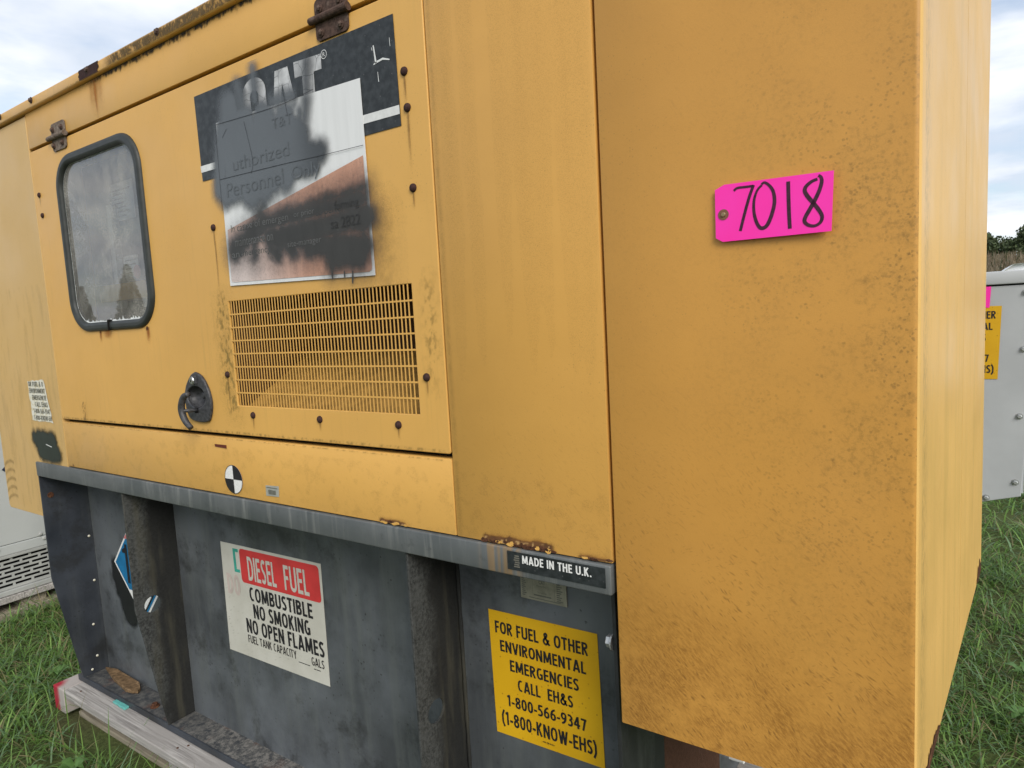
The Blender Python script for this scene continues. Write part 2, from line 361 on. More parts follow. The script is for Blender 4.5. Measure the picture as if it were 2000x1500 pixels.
# ------------------------------------------------------------------ geometry helpers (v = list of points, f = list of faces)
def gbox(x0, x1, y0, y1, z0, z1):
    v = [(x0,y0,z0),(x1,y0,z0),(x1,y1,z0),(x0,y1,z0),(x0,y0,z1),(x1,y0,z1),(x1,y1,z1),(x0,y1,z1)]
    return v, [(0,3,2,1),(4,5,6,7),(0,1,5,4),(1,2,6,5),(2,3,7,6),(3,0,4,7)]
def join(*gs):
    v, f = [], []
    for g in gs:
        o = len(v); v += list(g[0]); f += [tuple(i+o for i in q) for q in g[1]]
    return v, f
def gtube(pts, rad, seg=12, cap=True):
    """round bar through points; rad one value or one per point"""
    pts = [Vector(p) for p in pts]; R = rad if isinstance(rad, (list, tuple)) else [rad]*len(pts)
    v, f = [], []; prev = None
    for i, p in enumerate(pts):
        d = (pts[min(i+1, len(pts)-1)]-pts[max(i-1, 0)]).normalized()
        a = prev if prev is not None else (Vector((0,0,1)) if abs(d.z) < .9 else Vector((1,0,0)))
        a = (a-d*a.dot(d)).normalized(); b = d.cross(a); prev = a
        for k in range(seg):
            t = 2*math.pi*k/seg; v.append(tuple(p+R[i]*(math.cos(t)*a+math.sin(t)*b)))
    for i in range(len(pts)-1):
        for k in range(seg):
            k2 = (k+1) % seg; f.append((i*seg+k, i*seg+k2, (i+1)*seg+k2, (i+1)*seg+k))
    if cap:
        f.append(tuple(reversed(range(seg)))); n = (len(pts)-1)*seg; f.append(tuple(range(n, n+seg)))
    return v, f
def glathe(prof, seg=16):
    """profile (r, h) turned about -y axis: h sticks out towards -y"""
    v, f = [], []
    for r, h in prof:
        for k in range(seg):
            t = 2*math.pi*k/seg; v.append((r*math.cos(t), -h, r*math.sin(t)))
    for i in range(len(prof)-1):
        for k in range(seg):
            k2 = (k+1) % seg; f.append((i*seg+k, i*seg+k2, (i+1)*seg+k2, (i+1)*seg+k))
    n = (len(prof)-1)*seg; f.append(tuple(range(n, n+seg)))
    return v, f
def lift(g, dz=E): return [(x, y, z+dz) for x, y, z in g[0]], g[1]
def move(g, dx=0, dy=0, dz=0): return [(x+dx, y+dy, z+dz) for x, y, z in g[0]], g[1]
def xform(g, M): return [tuple(M @ Vector(p)) for p in g[0]], g[1]
def rrect(a0, a1, b0, b1, r, n=8):
    pts = []
    for cx, cy, s in ((a1-r, b1-r, 0), (a0+r, b1-r, 90), (a0+r, b0+r, 180), (a1-r, b0+r, 270)):
        for k in range(n+1):
            t = math.radians(s+90*k/n); pts.append((cx+r*math.cos(t), cy+r*math.sin(t)))
    return pts
def circ(a, b, r, n=28, ry=None): return [(a+r*math.cos(2*math.pi*k/n), b+(ry or r)*math.sin(2*math.pi*k/n)) for k in range(n)]
def from_curve(cd):
    ob = bpy.data.objects.new('tmp', cd); COL.objects.link(ob); bpy.context.view_layer.update()
    me = bpy.data.meshes.new_from_object(ob.evaluated_get(bpy.context.evaluated_depsgraph_get()))
    v = [tuple(x.co) for x in me.vertices]; f = [tuple(p.vertices) for p in me.polygons]
    bpy.data.objects.remove(ob); bpy.data.meshes.remove(me); bpy.data.curves.remove(cd)
    return v, f
def plate(outline, holes=(), thick=.003, bevel=.0006, axis='y', at=0.0, flat=False):
    """sheet cut to an outline with holes; axis y: (a,b)->(x,z), front face at y=at; axis x: (a,b)->(y,z), outer face at x=at"""
    cd = bpy.data.curves.new('c', 'CURVE'); cd.dimensions = '2D'; cd.fill_mode = 'BOTH' if not flat else 'BOTH'
    if not flat: cd.extrude = max(1e-5, thick/2-bevel); cd.bevel_depth = bevel; cd.bevel_resolution = 2; cd.offset = -bevel
    for pl in (outline, *holes):
        sp = cd.splines.new('POLY'); sp.points.add(len(pl)-1); sp.use_cyclic_u = True
        for p, q in zip(sp.points, pl): p.co = (q[0], q[1], 0, 1)
    v, f = from_curve(cd)
    h = 0 if flat else thick/2
    if axis == 'y': return [(a, at+h-c, b) for a, b, c in v], f
    return [(at-h+c, a, b) for a, b, c in v], f
def gtext(body, x0, x1, z0, z1, y, bold=.0, shear=0.0, spacing=1.0, axis='y'):
    """lettering scaled to fill a box, as a flat print"""
    cd = bpy.data.curves.new('t', 'FONT'); cd.body = body; cd.size = 1; cd.offset = bold; cd.shear = shear
    cd.space_character = spacing; cd.resolution_u = 3; cd.fill_mode = 'FRONT'
    v, f = from_curve(cd)
    xs = [p[0] for p in v]; ys = [p[1] for p in v]
    sx = (x1-x0)/(max(xs)-min(xs)); sz = (z1-z0)/(max(ys)-min(ys)); ax, ay = min(xs), min(ys)
    return [(x0+(p[0]-ax)*sx, y, z0+(p[1]-ay)*sz) for p in v], f
def _arc(cx, cy, rx, ry, a0, a1, n=14):
    return [(cx+rx*math.copysign(abs(math.cos(math.radians(a)))**.86, math.cos(math.radians(a))), cy+ry*math.copysign(abs(math.sin(math.radians(a)))**.86, math.sin(math.radians(a)))) for a in np.linspace(a0, a1, n)]
def glyph(ch, t):
    """stroke centre lines of a bold condensed capital, cap height 1 -> (width, strokes)"""
    L = t/2; H = 1-L; W = .52; R = W-L; m = W/2
    st = [(L, 0), (L, 1)]
    if ch == 'A': W = .60; return W, [[(L*.85, 0), (W/2-.012, 1)], [(W-L*.85, 0), (W/2+.012, 1)], [(.17, .27), (W-.17, .27)]]
    if ch == 'B': return W, [st, [(L, H), (.24, H)]+_arc(.24, .745, R-.27, .255-L, 90, -90)+[(L, .49)], [(L, .49), (.25, .49)]+_arc(.25, .265+L*.3, R-.25, .225-L*.3, 90, -90)+[(L, L)]]
    if ch == 'C': W = .50; return W, [_arc(W/2+.03, .5, W/2+.03-L, .5-L, 62, 298, 26)]
    if ch == 'D': W = .56; return W, [st, [(L, H), (.22, H)]+_arc(.22, .5, W-L-.22, .5-L, 90, -90, 22)+[(L, L)]]
    if ch == 'E': W = .43; return W, [st, [(L, H), (W, H)], [(L, .52), (W-.03, .52)], [(L, L), (W, L)]]
    if ch == 'F': W = .41; return W, [st, [(L, H), (W, H)], [(L, .50), (W-.04, .50)]]
    if ch == 'G': W = .54; return W, [_arc(W/2+.02, .5, W/2+.02-L, .5-L, 58, 318, 26), [(W-L, .06), (W-L, .50)], [(W-.25, .44), (W, .44)]]
    if ch == 'H': W = .55; return W, [st, [(W-L, 0), (W-L, 1)], [(L, .52), (W-L, .52)]]
    if ch == 'I': return t, [st]
    if ch == 'K': W = .53; return W, [st, [(L+.02, .46), (W-L*1.1, 1)], [(.20, .57), (W-L*1.05, 0)]]
    if ch == 'L': W = .41; return W, [st, [(L, L), (W, L)]]
    if ch == 'M': W = .72; return W, [[(L, 0), (L+.03, 1)], [(W-L, 0), (W-L-.03, 1)], [(L+.05, .97), (W/2, .12)], [(W-L-.05, .97), (W/2, .12)]]
    if ch == 'N': W = .57; return W, [st, [(W-L, 0), (W-L, 1)], [(L+.01, .98), (W-L-.01, .02)]]
    if ch == 'O': W = .59; return W, [_arc(W/2, .5, W/2-L, .5-L, 90, 451, 40)]
    if ch == 'P': W = .49; return W, [st, [(L, H), (.21, H)]+_arc(.21, .715, W-L-.21, .285-L, 90, -90)+[(L, .43)]]
    if ch == 'R': W = .52; return W, [st, [(L, H), (.21, H)]+_arc(.21, .735, W-L-.24, .265-L, 90, -90)+[(L, .47)], [(.23, .47), (W-L*.95, 0)]]
    if ch == 'S': W = .46; return W, [smooth_path([(.88*W, .86), (.62*W, H), (.36*W, .90), (.19*W, .75), (.34*W, .58), (.64*W, .46), (.82*W, .28), (.68*W, .11), (.42*W, L), (.10*W, .14)], 5)]
    if ch == 'T': W = .50; return W, [[(W/2, 0), (W/2, 1)], [(0, H), (W, H)]]
    if ch == 'U': W = .55; return W, [[(L, 1), (L, .34)]+_arc(W/2, .30, W/2-L, .30-L, 180, 360, 18)+[(W-L, 1)]]
    if ch == 'V': W = .57; return W, [[(L*.9, 1), (W/2-.01, 0)], [(W-L*.9, 1), (W/2+.01, 0)]]
    if ch == 'W': W = .82; return W, [[(L*.9, 1), (.24, 0)], [(W/2-.01, .96), (.25, 0)], [(W/2+.01, .96), (W-.25, 0)], [(W-L*.9, 1), (W-.24, 0)]]
    if ch == 'Y': W = .54; return W, [[(L*.9, 1), (W/2, .42)], [(W-L*.9, 1), (W/2, .42)], [(W/2, .46), (W/2, 0)]]
    if ch == '0': W = .50; return W, [_arc(W/2, .5, W/2-L, .5-L, 90, 451, 36)]
    if ch == '1': W = .34; return W, [[(W-L-.04, 0), (W-L-.04, 1)], [(.02, .80), (W-L-.02, .95)]]
    if ch == '3': W = .46; return W, [smooth_path([(.08*W, .88), (.42*W, H), (.76*W, .76), (.58*W, .56), (.34*W, .53)], 5), smooth_path([(.34*W, .53), (.64*W, .48), (.82*W, .28), (.62*W, .10), (.36*W, L), (.06*W, .12)], 5)]
    if ch == '4': W = .52; return W, [[(W-.17, 0), (W-.17, 1)], [(0, .30), (W, .30)], [(.05, .32), (W-.19, .96)]]
    if ch == '5': W = .46; return W, [[(.10, H), (W-.02, H)], [(.13, .95), (.10, .52)], smooth_path([(.09, .54), (.5*W, .59), (.83*W, .33), (.66*W, .12), (.38*W, L), (.04*W, .11)], 5)]
    if ch == '6': W = .50; return W, [smooth_path([(.84*W, .93), (.50*W, .84), (.22*W, .60), (.17*W, .32)], 6), _arc(W/2, .31, W/2-L, .31-L, 90, 451, 30)]
    if ch == '7': W = .47; return W, [[(0, H), (W, H)], [(W-L*1.2, .94), (.17, 0)]]
    if ch == '8': W = .50; return W, [_arc(W/2, .75, W/2-L-.015, .25-L, 90, 451, 28), _arc(W/2, .28, W/2-L, .28-L, 90, 451, 28)]
    if ch == '9': W = .50; return W, [smooth_path([(.16*W, .07), (.50*W, .16), (.78*W, .40), (.83*W, .68)], 6), _arc(W/2, .69, W/2-L, .31-L, 90, 451, 30)]
    if ch == '&': W = .62; return W, [smooth_path([(.97*W, .02), (.62*W, .36), (.34*W, .66), (.30*W, .84), (.48*W, .93), (.62*W, .82), (.52*W, .64), (.22*W, .44), (.14*W, .24), (.34*W, .08), (.62*W, .12), (.86*W, .46)], 6)]
    if ch == '-': W = .28; return W, [[(0, .36), (W, .36)]]
    if ch == '.': return t, [[(t/2, 0), (t/2, t)]]
    if ch == '(': W = .26; return W, [smooth_path([(W-.02, 1.08), (L+.01, .72), (L, .42), (L+.01, .14), (W-.02, -.18)], 6)]
    if ch == ')': W = .26; return W, [smooth_path([(.02, 1.08), (W-L-.01, .72), (W-L, .42), (W-L-.01, .14), (.02, -.18)], 6)]
    if ch == '_': return .5, [[(0, -.05), (.5, -.05)]]
    return .22, []
def ltext(body, x0, x1, z0, z1, y, t=.175, gap=.085):
    """sign lettering: every stroke a flat strip, each a hair in front of the one before it"""
    gs = []; cx = 0; k = 0
    for ch in body:
        W, S = glyph(ch, t)
        for p in S:
            v, f = stroke([(a+cx, b) for a, b in p], t, 0); gs.append(([(a, y-.000012*k, c) for a, _, c in v], f)); k = (k+1) % 7
        cx += W+gap
    cx -= gap; g = join(*gs); sx = (x1-x0)/cx; sz = z1-z0
    return [(x0+a*sx, b, z0+c*sz) for a, b, c in g[0]], g[1]
def gpoly(pts, y): return [(a, y, b) for a, b in pts], [tuple(range(len(pts)))]
def stroke(pts, w, y):
    """flat pen stroke in the x-z plane; w width(s)"""
    W = w if isinstance(w, (list, tuple)) else [w]*len(pts); v, f = [], []
    for i, p in enumerate(pts):
        a = pts[max(i-1, 0)]; b = pts[min(i+1, len(pts)-1)]
        dx, dz = b[0]-a[0], b[1]-a[1]; L = math.hypot(dx, dz) or 1
        nx, nz = -dz/L*W[i]/2, dx/L*W[i]/2
        v += [(p[0]+nx, y, p[1]+nz), (p[0]-nx, y, p[1]-nz)]
    for i in range(len(pts)-1): f.append((2*i, 2*i+1, 2*i+3, 2*i+2))
    return v, f
def smooth_path(pts, n=6):
    out = []; P = [Vector((*p, 0)) if len(p) == 2 else Vector(p) for p in pts]
    for i in range(len(P)-1):
        p0, p1, p2, p3 = P[max(i-1, 0)], P[i], P[i+1], P[min(i+2, len(P)-1)]
        for k in range(n):
            t = k/n
            out.append(.5*((2*p1)+(-p0+p2)*t+(2*p0-5*p1+4*p2-p3)*t*t+(-p0+3*p1-3*p2+p3)*t**3))
    out.append(P[-1]); return [tuple(q[:len(pts[0])]) for q in out]

# ------------------------------------------------------------------ object helpers
WPOS = {}
def mesh(name, g, smooth=False, bev=0.0):
    me = bpy.data.meshes.new(name); me.from_pydata([tuple(p) for p in g[0]], [], [tuple(q) for q in g[1]])
    if bev:
        bm = bmesh.new(); bm.from_mesh(me)
        bmesh.ops.bevel(bm, geom=list(bm.edges), offset=bev, segments=2, affect='EDGES', profile=.5, clamp_overlap=True)
        bm.to_mesh(me); bm.free()
    if smooth:
        for p in me.polygons: p.use_smooth = True
    me.update(); return me
def thing(name, label, cat, loc=(0,0,0), rotz=0.0, group=None):
    o = bpy.data.objects.new(name, None); o.empty_display_size = .1; COL.objects.link(o)
    o.location = loc; o.rotation_euler = (0, 0, rotz); o['label'] = label; o['category'] = cat
    if group: o['group'] = group
    WPOS[o.name] = Vector(loc); return o
def tag(o, label, cat, group=None):
    o['label'] = label; o['category'] = cat
    if group: o['group'] = group
    return o
def part(name, g, mat, parent=None, loc=None, smooth=False, bev=0.0, label=None, kind=None, local=False, rot=None):
    """g in world coordinates (unless local); heights already lifted. loc moves it in world coordinates"""
    me = g if isinstance(g, bpy.types.Mesh) else mesh(name, g, smooth, bev)
    if not me.materials and mat: me.materials.append(MAT[mat])
    o = bpy.data.objects.new(name, me); COL.objects.link(o)
    w = Vector(loc) if loc is not None else Vector((0, 0, 0))
    if parent is not None:
        o.parent = parent; o.location = w if local else w-WPOS[parent.name]
    else: o.location = w
    if rot is not None: o.rotation_euler = rot
    WPOS[o.name] = w if not local else Vector((0, 0, 0))
    if label: o['label'] = label
    if kind: o['kind'] = kind
    return o
def autosmooth(o, ang=35):
    me = o.data
    for p in me.polygons: p.use_smooth = True
    me.set_sharp_from_angle(angle=math.radians(ang)); return o
def film(name, x0, x1, z0, z1, y, nx, nz, fn, mat, parent, label=None):
    """thin coat of paint or dirt: fn(x,z) -> (r,g,b,a); only the covered part is kept"""
    xs = np.linspace(x0, x1, nx); zs = np.linspace(z0, z1, nz)
    X, Z = np.meshgrid(xs, zs); C = fn(X, Z); A = C[..., 3]
    keep = (A[:-1,:-1]+A[1:,:-1]+A[:-1,1:]+A[1:,1:]) > .02
    idx = -np.ones((nz, nx), int); used = np.zeros((nz, nx), bool)
    for dj in (0, 1):
        for di in (0, 1): used[dj:nz-1+dj, di:nx-1+di] |= keep
    idx[used] = np.arange(used.sum())
    v = np.stack([X[used], np.full(used.sum(), y), Z[used]+E], 1)
    jj, ii = np.nonzero(keep)
    f = np.stack([idx[jj, ii], idx[jj, ii+1], idx[jj+1, ii+1], idx[jj+1, ii]], 1)
    me = bpy.data.meshes.new(name); me.from_pydata(v.tolist(), [], f.tolist())
    at = me.color_attributes.new('paint', 'FLOAT_COLOR', 'POINT'); at.data.foreach_set('color', C[used].astype(np.float32).ravel())
    me.update()
    return part(name, me, mat, parent, label=label)

# value noise on arrays (for the hand-shaped films)
_P = rng.random((256, 256))
def vnoise(x, z):
    xi = np.floor(x).astype(int); zi = np.floor(z).astype(int); fx = x-xi; fz = z-zi
    fx = fx*fx*(3-2*fx); fz = fz*fz*(3-2*fz)
    g = lambda a, b: _P[a % 256, b % 256]
    return (g(xi, zi)*(1-fx)+g(xi+1, zi)*fx)*(1-fz)+(g(xi, zi+1)*(1-fx)+g(xi+1, zi+1)*fx)*fz
def fbm(x, z, o=4):
    s = 0; a = .5; t = 0
    for k in range(o):
        c_, s_ = math.cos(.65+1.1*k), math.sin(.65+1.1*k); s = s+a*vnoise((x*c_-z*s_)*2**k+17*k, (x*s_+z*c_)*2**k+5*k); t += a; a *= .55
    return s/t
def sstep(x, a, b):
    t = np.clip((x-a)/(b-a), 0, 1); return t*t*(3-2*t)
def capsule(X, Z, a, b, r):
    ax, az = a; dx, dz = b[0]-ax, b[1]-az; L = dx*dx+dz*dz+1e-9
    t = np.clip(((X-ax)*dx+(Z-az)*dz)/L, 0, 1)
    return np.hypot(X-ax-t*dx, Z-az-t*dz)-r

def copy_tree(o, parent=None):
    c = o.copy(); COL.objects.link(c)
    if parent is not None: c.parent = parent
    for ch in list(o.children): copy_tree(ch, c)
    return c

# ------------------------------------------------------------------ ground, field, hill
def terrain_h(x, y):
    t = np.clip((y-14)/48, 0, 1); return 3.4*t*t*(3-2*t)
def make_ground():
    xs = np.concatenate([np.linspace(-900, -60, 12), np.linspace(-50, 60, 45), np.linspace(70, 900, 12)])
    ys = np.concatenate([np.linspace(-900, -20, 12), np.linspace(-15, 120, 60), np.linspace(140, 900, 12)])
    X, Y = np.meshgrid(xs, ys); Zh = terrain_h(X, Y)
    v = np.stack([X.ravel(), Y.ravel(), Zh.ravel()], 1).tolist(); n = len(xs)
    f = [(j*n+i, j*n+i+1, (j+1)*n+i+1, (j+1)*n+i) for j in range(len(ys)-1) for i in range(n-1)]
    o = part('ground', (v, f), 'turf', smooth=True, kind='structure')
make_ground()

def blades(name, bx, by, bz, length, width, cols, lean=.6, mat='grass_blade', droop=1.0, up=1.0):
    n = len(bx); az = rng.random(n)*2*np.pi; dirx, diry = np.cos(az), np.sin(az)
    ln = np.clip(rng.normal(lean, .28, n), .05, 1.5)
    px, py = -diry, dirx
    V = np.zeros((n, 4, 2, 3)); tt = [0, .38, .72, 1.0]; ww = [1, .95, .68, .08]
    for k, (t, w) in enumerate(zip(tt, ww)):
        ang = ln*(.35+.9*droop*t)
        h = length*t*np.cos(np.clip(ang, 0, 1.6)*.85)*up; d = length*t*np.sin(np.clip(ang, 0, 1.6))
        cx, cy, cz = bx+dirx*d, by+diry*d, bz+h
        for s, sg in ((0, -.5), (1, .5)):
            V[:, k, s, 0] = cx+px*width*w*sg; V[:, k, s, 1] = cy+py*width*w*sg; V[:, k, s, 2] = cz
    verts = V.reshape(-1, 3)
    base = np.arange(n)[:, None]*8
    F = np.concatenate([base+np.array([[2*k, 2*k+1, 2*k+3, 2*k+2]]) for k in range(3)], 0)
    me = bpy.data.meshes.new(name); me.vertices.add(len(verts)); me.vertices.foreach_set('co', verts.astype(np.float32).ravel())
    me.loops.add(F.size); me.loops.foreach_set('vertex_index', F.astype(np.int32).ravel())
    me.polygons.add(len(F)); me.polygons.foreach_set('loop_start', np.arange(0, F.size, 4, dtype=np.int32))
    me.update(calc_edges=True)
    c = np.repeat(np.concatenate([cols, np.ones((n, 1))], 1)[:, None, :], 8, 1).reshape(-1, 4)
    at = me.color_attributes.new('tint', 'FLOAT_COLOR', 'POINT'); at.data.foreach_set('color', c.astype(np.float32).ravel())
    me.polygons.foreach_set('use_smooth', np.ones(len(F), bool)); me.validate(); me.update()
    me.materials.append(MAT[mat]); return me
def grass_cols(n, dry=.08):
    a = np.array([.095, .190, .034]); b = np.array([.26, .42, .11]); c = np.array([.20, .31, .17]); d = np.array([.30, .26, .13])
    t = rng.random((n, 1)); s = rng.random(n); col = a+(b-a)*t
    col[s < .3] = (a+(c-a)*rng.random((n, 1)))[s < .3]
    col[s > 1-dry] = (d*(.7+.5*rng.random((n, 1))))[s > 1-dry]
    return col*(.8+.45*rng.random((n, 1)))
def make_grass():
    P = []
    def zone(x0, x1, y0, y1, dens, lmin, lmax, w, lean):
        n = int((x1-x0)*(y1-y0)*dens); x = rng.uniform(x0, x1, n); y = rng.uniform(y0, y1, n)
        cl = vnoise(x*5+40, y*5+40); keep = rng.random(n) < .35+.9*cl
        under = (x > -1.97) & (x < .62) & (y > -.075) & (y < 1.05)
        lp = (x < -3.17) & (y > -.6); keep &= ~under & ~lp
        x, y, cl = x[keep], y[keep], cl[keep]; n = len(x)
        P.append((x, y, rng.uniform(lmin, lmax, n)*(.65+.6*cl), rng.uniform(w*.6, w*1.3, n), np.full(n, lean)))
    zone(-4.2, -.2, -1.6, 2.4, 5600, .05, .145, .0050, .75)
    zone(.6, 2.8, .3, 3.4, 5600, .045, .12, .0046, .75)
    zone(.5, 4.5, 3.4, 9, 900, .08, .17, .008, .7)
    zone(-.2, 3.0, -2.5, .3, 500, .06, .14, .006, .7)
    x, y, l, w, le = [np.concatenate(k) for k in zip(*P)]
    # drooping stems round the two pallets
    me = blades('grass', x, y, np.zeros(len(x))-.004, l, w, grass_cols(len(x), .15), lean=1.0)
    o = part('grass', me, None, kind='stuff')
    # taller wisps growing up against the pallets and through the gaps
    n = 120; x = np.concatenate([rng.uniform(-2.0, -.4, n//2), rng.uniform(-3.16, -3.02, n//2)]); y = np.concatenate([rng.uniform(-.10, .0, n//2), rng.uniform(-.3, 1.4, n//2)])
    me = blades('long_grass', x, y, np.zeros(n), rng.uniform(.10, .22, n), rng.uniform(.003, .0055, n), grass_cols(n, .15), lean=.55)
    part('long_grass', me, None, kind='stuff')
make_grass()

def make_field():
    n = 26000; y = 17+(rng.random(n)**.8)*46; x = rng.uniform(-14, 26, n); z = terrain_h(x, y)
    c0 = np.array([.155, .115, .070]); c1 = np.array([.30, .235, .15]); t = rng.random((n, 1)); col = c0+(c1-c0)*t
    s = rng.random(n); col[s < .18] = np.array([.075, .085, .035])
    me = blades('dry_crop_field', x, y, z, rng.uniform(.6, 1.05, n), rng.uniform(.035, .08, n), col, lean=.45)
    part('dry_crop_field', me, None, kind='stuff')
make_field()

def tree_mesh(seed, h, r, spruce=False):
    R = np.random.default_rng(seed); L = []; n = 1500
    if spruce:
        t = R.random(n)**.7; zc = h*(.06+.94*t); rr = r*(1-t)*(.35+.65*R.random(n)**.5)+.04
        a = R.random(n)*6.283; P = np.stack([rr*np.cos(a), rr*np.sin(a), zc-.25*rr], 1); sz = .16*h*.12+.10*R.random(n)
        cb = np.array([.016, .030, .016])
    else:
        k = 16; cen = np.stack([R.normal(0, r*.45, k), R.normal(0, r*.45, k), h*(.38+.56*R.random(k))], 1); cr = r*(.28+.25*R.random(k))
        i = R.integers(0, k, n); d = R.normal(0, 1, (n, 3)); d /= np.linalg.norm(d, axis=1)[:, None]
        P = cen[i]+d*cr[i][:, None]*(R.random((n, 1))**.4); sz = .16+.22*R.random(n)
        cb = np.array([.062, .085, .036])
    q = R.normal(0, 1, (n, 3)); q /= np.linalg.norm(q, axis=1)[:, None]; u = np.cross(q, R.normal(0, 1, (n, 3))); u /= np.linalg.norm(u, axis=1)[:, None]; w = np.cross(q, u)
    s = sz[:, None]
    V = np.stack([P-u*s-w*s*.5, P+u*s*.3-w*s*.7, P+u*s+w*s*.4, P-u*s*.4+w*s*.7], 1).reshape(-1, 3)
    F = np.arange(n*4).reshape(n, 4)
    me = bpy.data.meshes.new('crown'); me.from_pydata(V.tolist(), [], F.tolist())
    col = cb*(.6+.9*R.random((n, 1)))+np.array([.02, .008, 0])*(R.random((n, 1)) < .12)
    c = np.repeat(np.concatenate([col, np.ones((n, 1))], 1), 4, 0)
    me.color_attributes.new('tint', 'FLOAT_COLOR', 'POINT').data.foreach_set('color', c.astype(np.float32).ravel())
    me.materials.append(MAT['leaves'])
    tr = gtube([(0, 0, -.3), (.05, 0, h*.3), (0, .05, h*.6), (.02, 0, h*.92)], [.025*h, .02*h, .013*h, .004*h], 8)
    gs = [tr]
    for b in range(6):
        a = R.random()*6.28; z0 = h*(.3+.07*b)
        gs.append(gtube([(0, 0, z0), (math.cos(a)*r*.35, math.sin(a)*r*.35, z0+.1*h), (math.cos(a)*r*.7, math.sin(a)*r*.7, z0+.17*h)], [.009*h, .006*h, .002*h], 6))
    tm = mesh('trunk', join(*gs)); tm.materials.append(MAT['bark'])
    return me, tm
def make_trees():
    kinds = [tree_mesh(1, 7.5, 3.2), tree_mesh(2, 6.2, 3.0), tree_mesh(3, 8.4, 3.0)]
    names = ['rounded grey-green tree in the wood line above the dry crop field', 'low bushy tree at the edge of the wood above the dry crop field', 'taller narrow-crowned tree standing up from the wood line on the hill']
    R = random.Random(5)
    for i in range(30):
        x = -8+i*.95+R.uniform(-.5, .5); y = 68+R.uniform(-3, 12); k = (0, 1, 2, 1, 0, 1)[i % 6]
        t = thing('hill_tree', names[k], 'tree', (x, y, float(terrain_h(x, y))-.2), R.random()*6.28, 'trees on the hill beyond the field')
        s = R.uniform(.38, .52); t.scale = (s, s, s)
        part('crown', kinds[k][0], None, t, local=True); part('trunk', kinds[k][1], None, t, local=True)
    sp = [tree_mesh(21, 6.6, 1.7, True), tree_mesh(22, 5.4, 1.5, True)]
    for i, (x, y, k, s) in enumerate([(-54+i*1.1+(.8 if i%2 else 0), -17-i*2.4, i%2, q) for i, q in enumerate((.75, .95, .8, 1.25, 1.0, .85, 1.45, 1.2, 1.6, 1.3, 1.1))]):
        t = thing('spruce_tree', 'dark spruce tree seen as a reflection in the door window', 'tree', (x, y, 0), i*1.1, 'spruces mirrored in the window')
        t.scale = (s, s, s); part('crown', sp[k][0], None, t, local=True); part('trunk', sp[k][1], None, t, local=True)
make_trees()

# ------------------------------------------------------------------ the yellow generator
ROOT = (-.60, .48, E-1.33)
G = thing('generator', 'large weathered yellow diesel generator enclosure on a grey fuel tank base, filling the picture', 'generator', ROOT)
XL, X0, X1, X2, X3 = -2.166, -1.5925, .1404, .4877, .9343
def P(name, g, mat, parent=None, **k): return part(name, lift(g), mat, parent or G, **k)

# --- sheet metal panels
def panel(name, x0, x1, z0, z1, mat, depth=.03, gap=.0012, **k):
    return autosmooth(P(name, gbox(x0+gap, x1-gap, 0, depth, z0, z1), mat, bev=.0022, **k), 40)
upper = panel('upper_panel', X0, X1, .6395, .7525, 'yellow_door')
lower = panel('lower_panel', X0, X1, -.4326, -.2760, 'yellow_band')
post = panel('corner_post_panel', X1, X2-.002, -.4330, .835, 'yellow_post')
leftp = autosmooth(P('left_panel', plate([(XL+.012, -.646), (XL, -.634), (XL, .747), (X0-.002, .747), (X0-.002, -.4395), (-1.851, -.4395), (-1.851, -.646)], thick=.03, bevel=.002), 'yellow_left',
           label='duller yellow panel hanging lower than the rest at the left end'), 40)

# door with window opening and grille opening
WO = rrect(-1.395, -.925, .048, .553, .085)
gx0, gx1, gz0, gz1 = -.5605, .0635, -.188, .078
door = autosmooth(P('door', plate(rrect(X0+.002, X1-.002, -.2655, .6295, .006, 3), [WO, [(gx0, gz0), (gx1, gz0), (gx1, gz1), (gx0, gz1)], circ(-.7365, -.1695, .0475, 24, .033)], thick=.007, bevel=.002), 'yellow_door'), 40)
# door grille: bars and rails of one punched sheet
bars = []
pitch = (gx1-gx0)/57; rp = (gz1-gz0)/8
for i in range(1, 57):
    x = gx0+i*pitch; bars.append(gbox(x-.0015, x+.0015, .0006, .0016, gz0, gz1))
P('grille_bars', join(*bars), 'yellow_door', door, kind='stuff')
for j in range(1, 8):
    z = gz0+j*rp; P('grille_rail', gbox(gx0, gx1, .0002, .0013, z-.0018, z+.0018), 'yellow_door', door)
# folded baffle behind the grille, leaning in towards the top
bv = [(gx0-.02, .020, gz0-.012), (gx1+.02, .020, gz0-.012), (gx1+.02, .26, gz0+.115), (gx0-.02, .26, gz0+.130)]
P('grille_baffle', (bv, [(0,1,2,3)]), 'baffle_paint', door)
P('duct_back', gbox(gx0-.03, gx1+.03, .255, .26, gz0-.02, gz1+.15), 'void_brown', door)  # duct sheets coloured dark for the shade behind the grille
P('duct_top', gbox(gx0-.03, gx1+.03, .008, .26, gz1+.03, gz1+.035), 'void_brown', door)
for x in (gx0-.006, gx1+.002): P('grille_cheek', gbox(x, x+.004, .008, .255, gz0-.01, gz1+.03), 'void_brown', door)
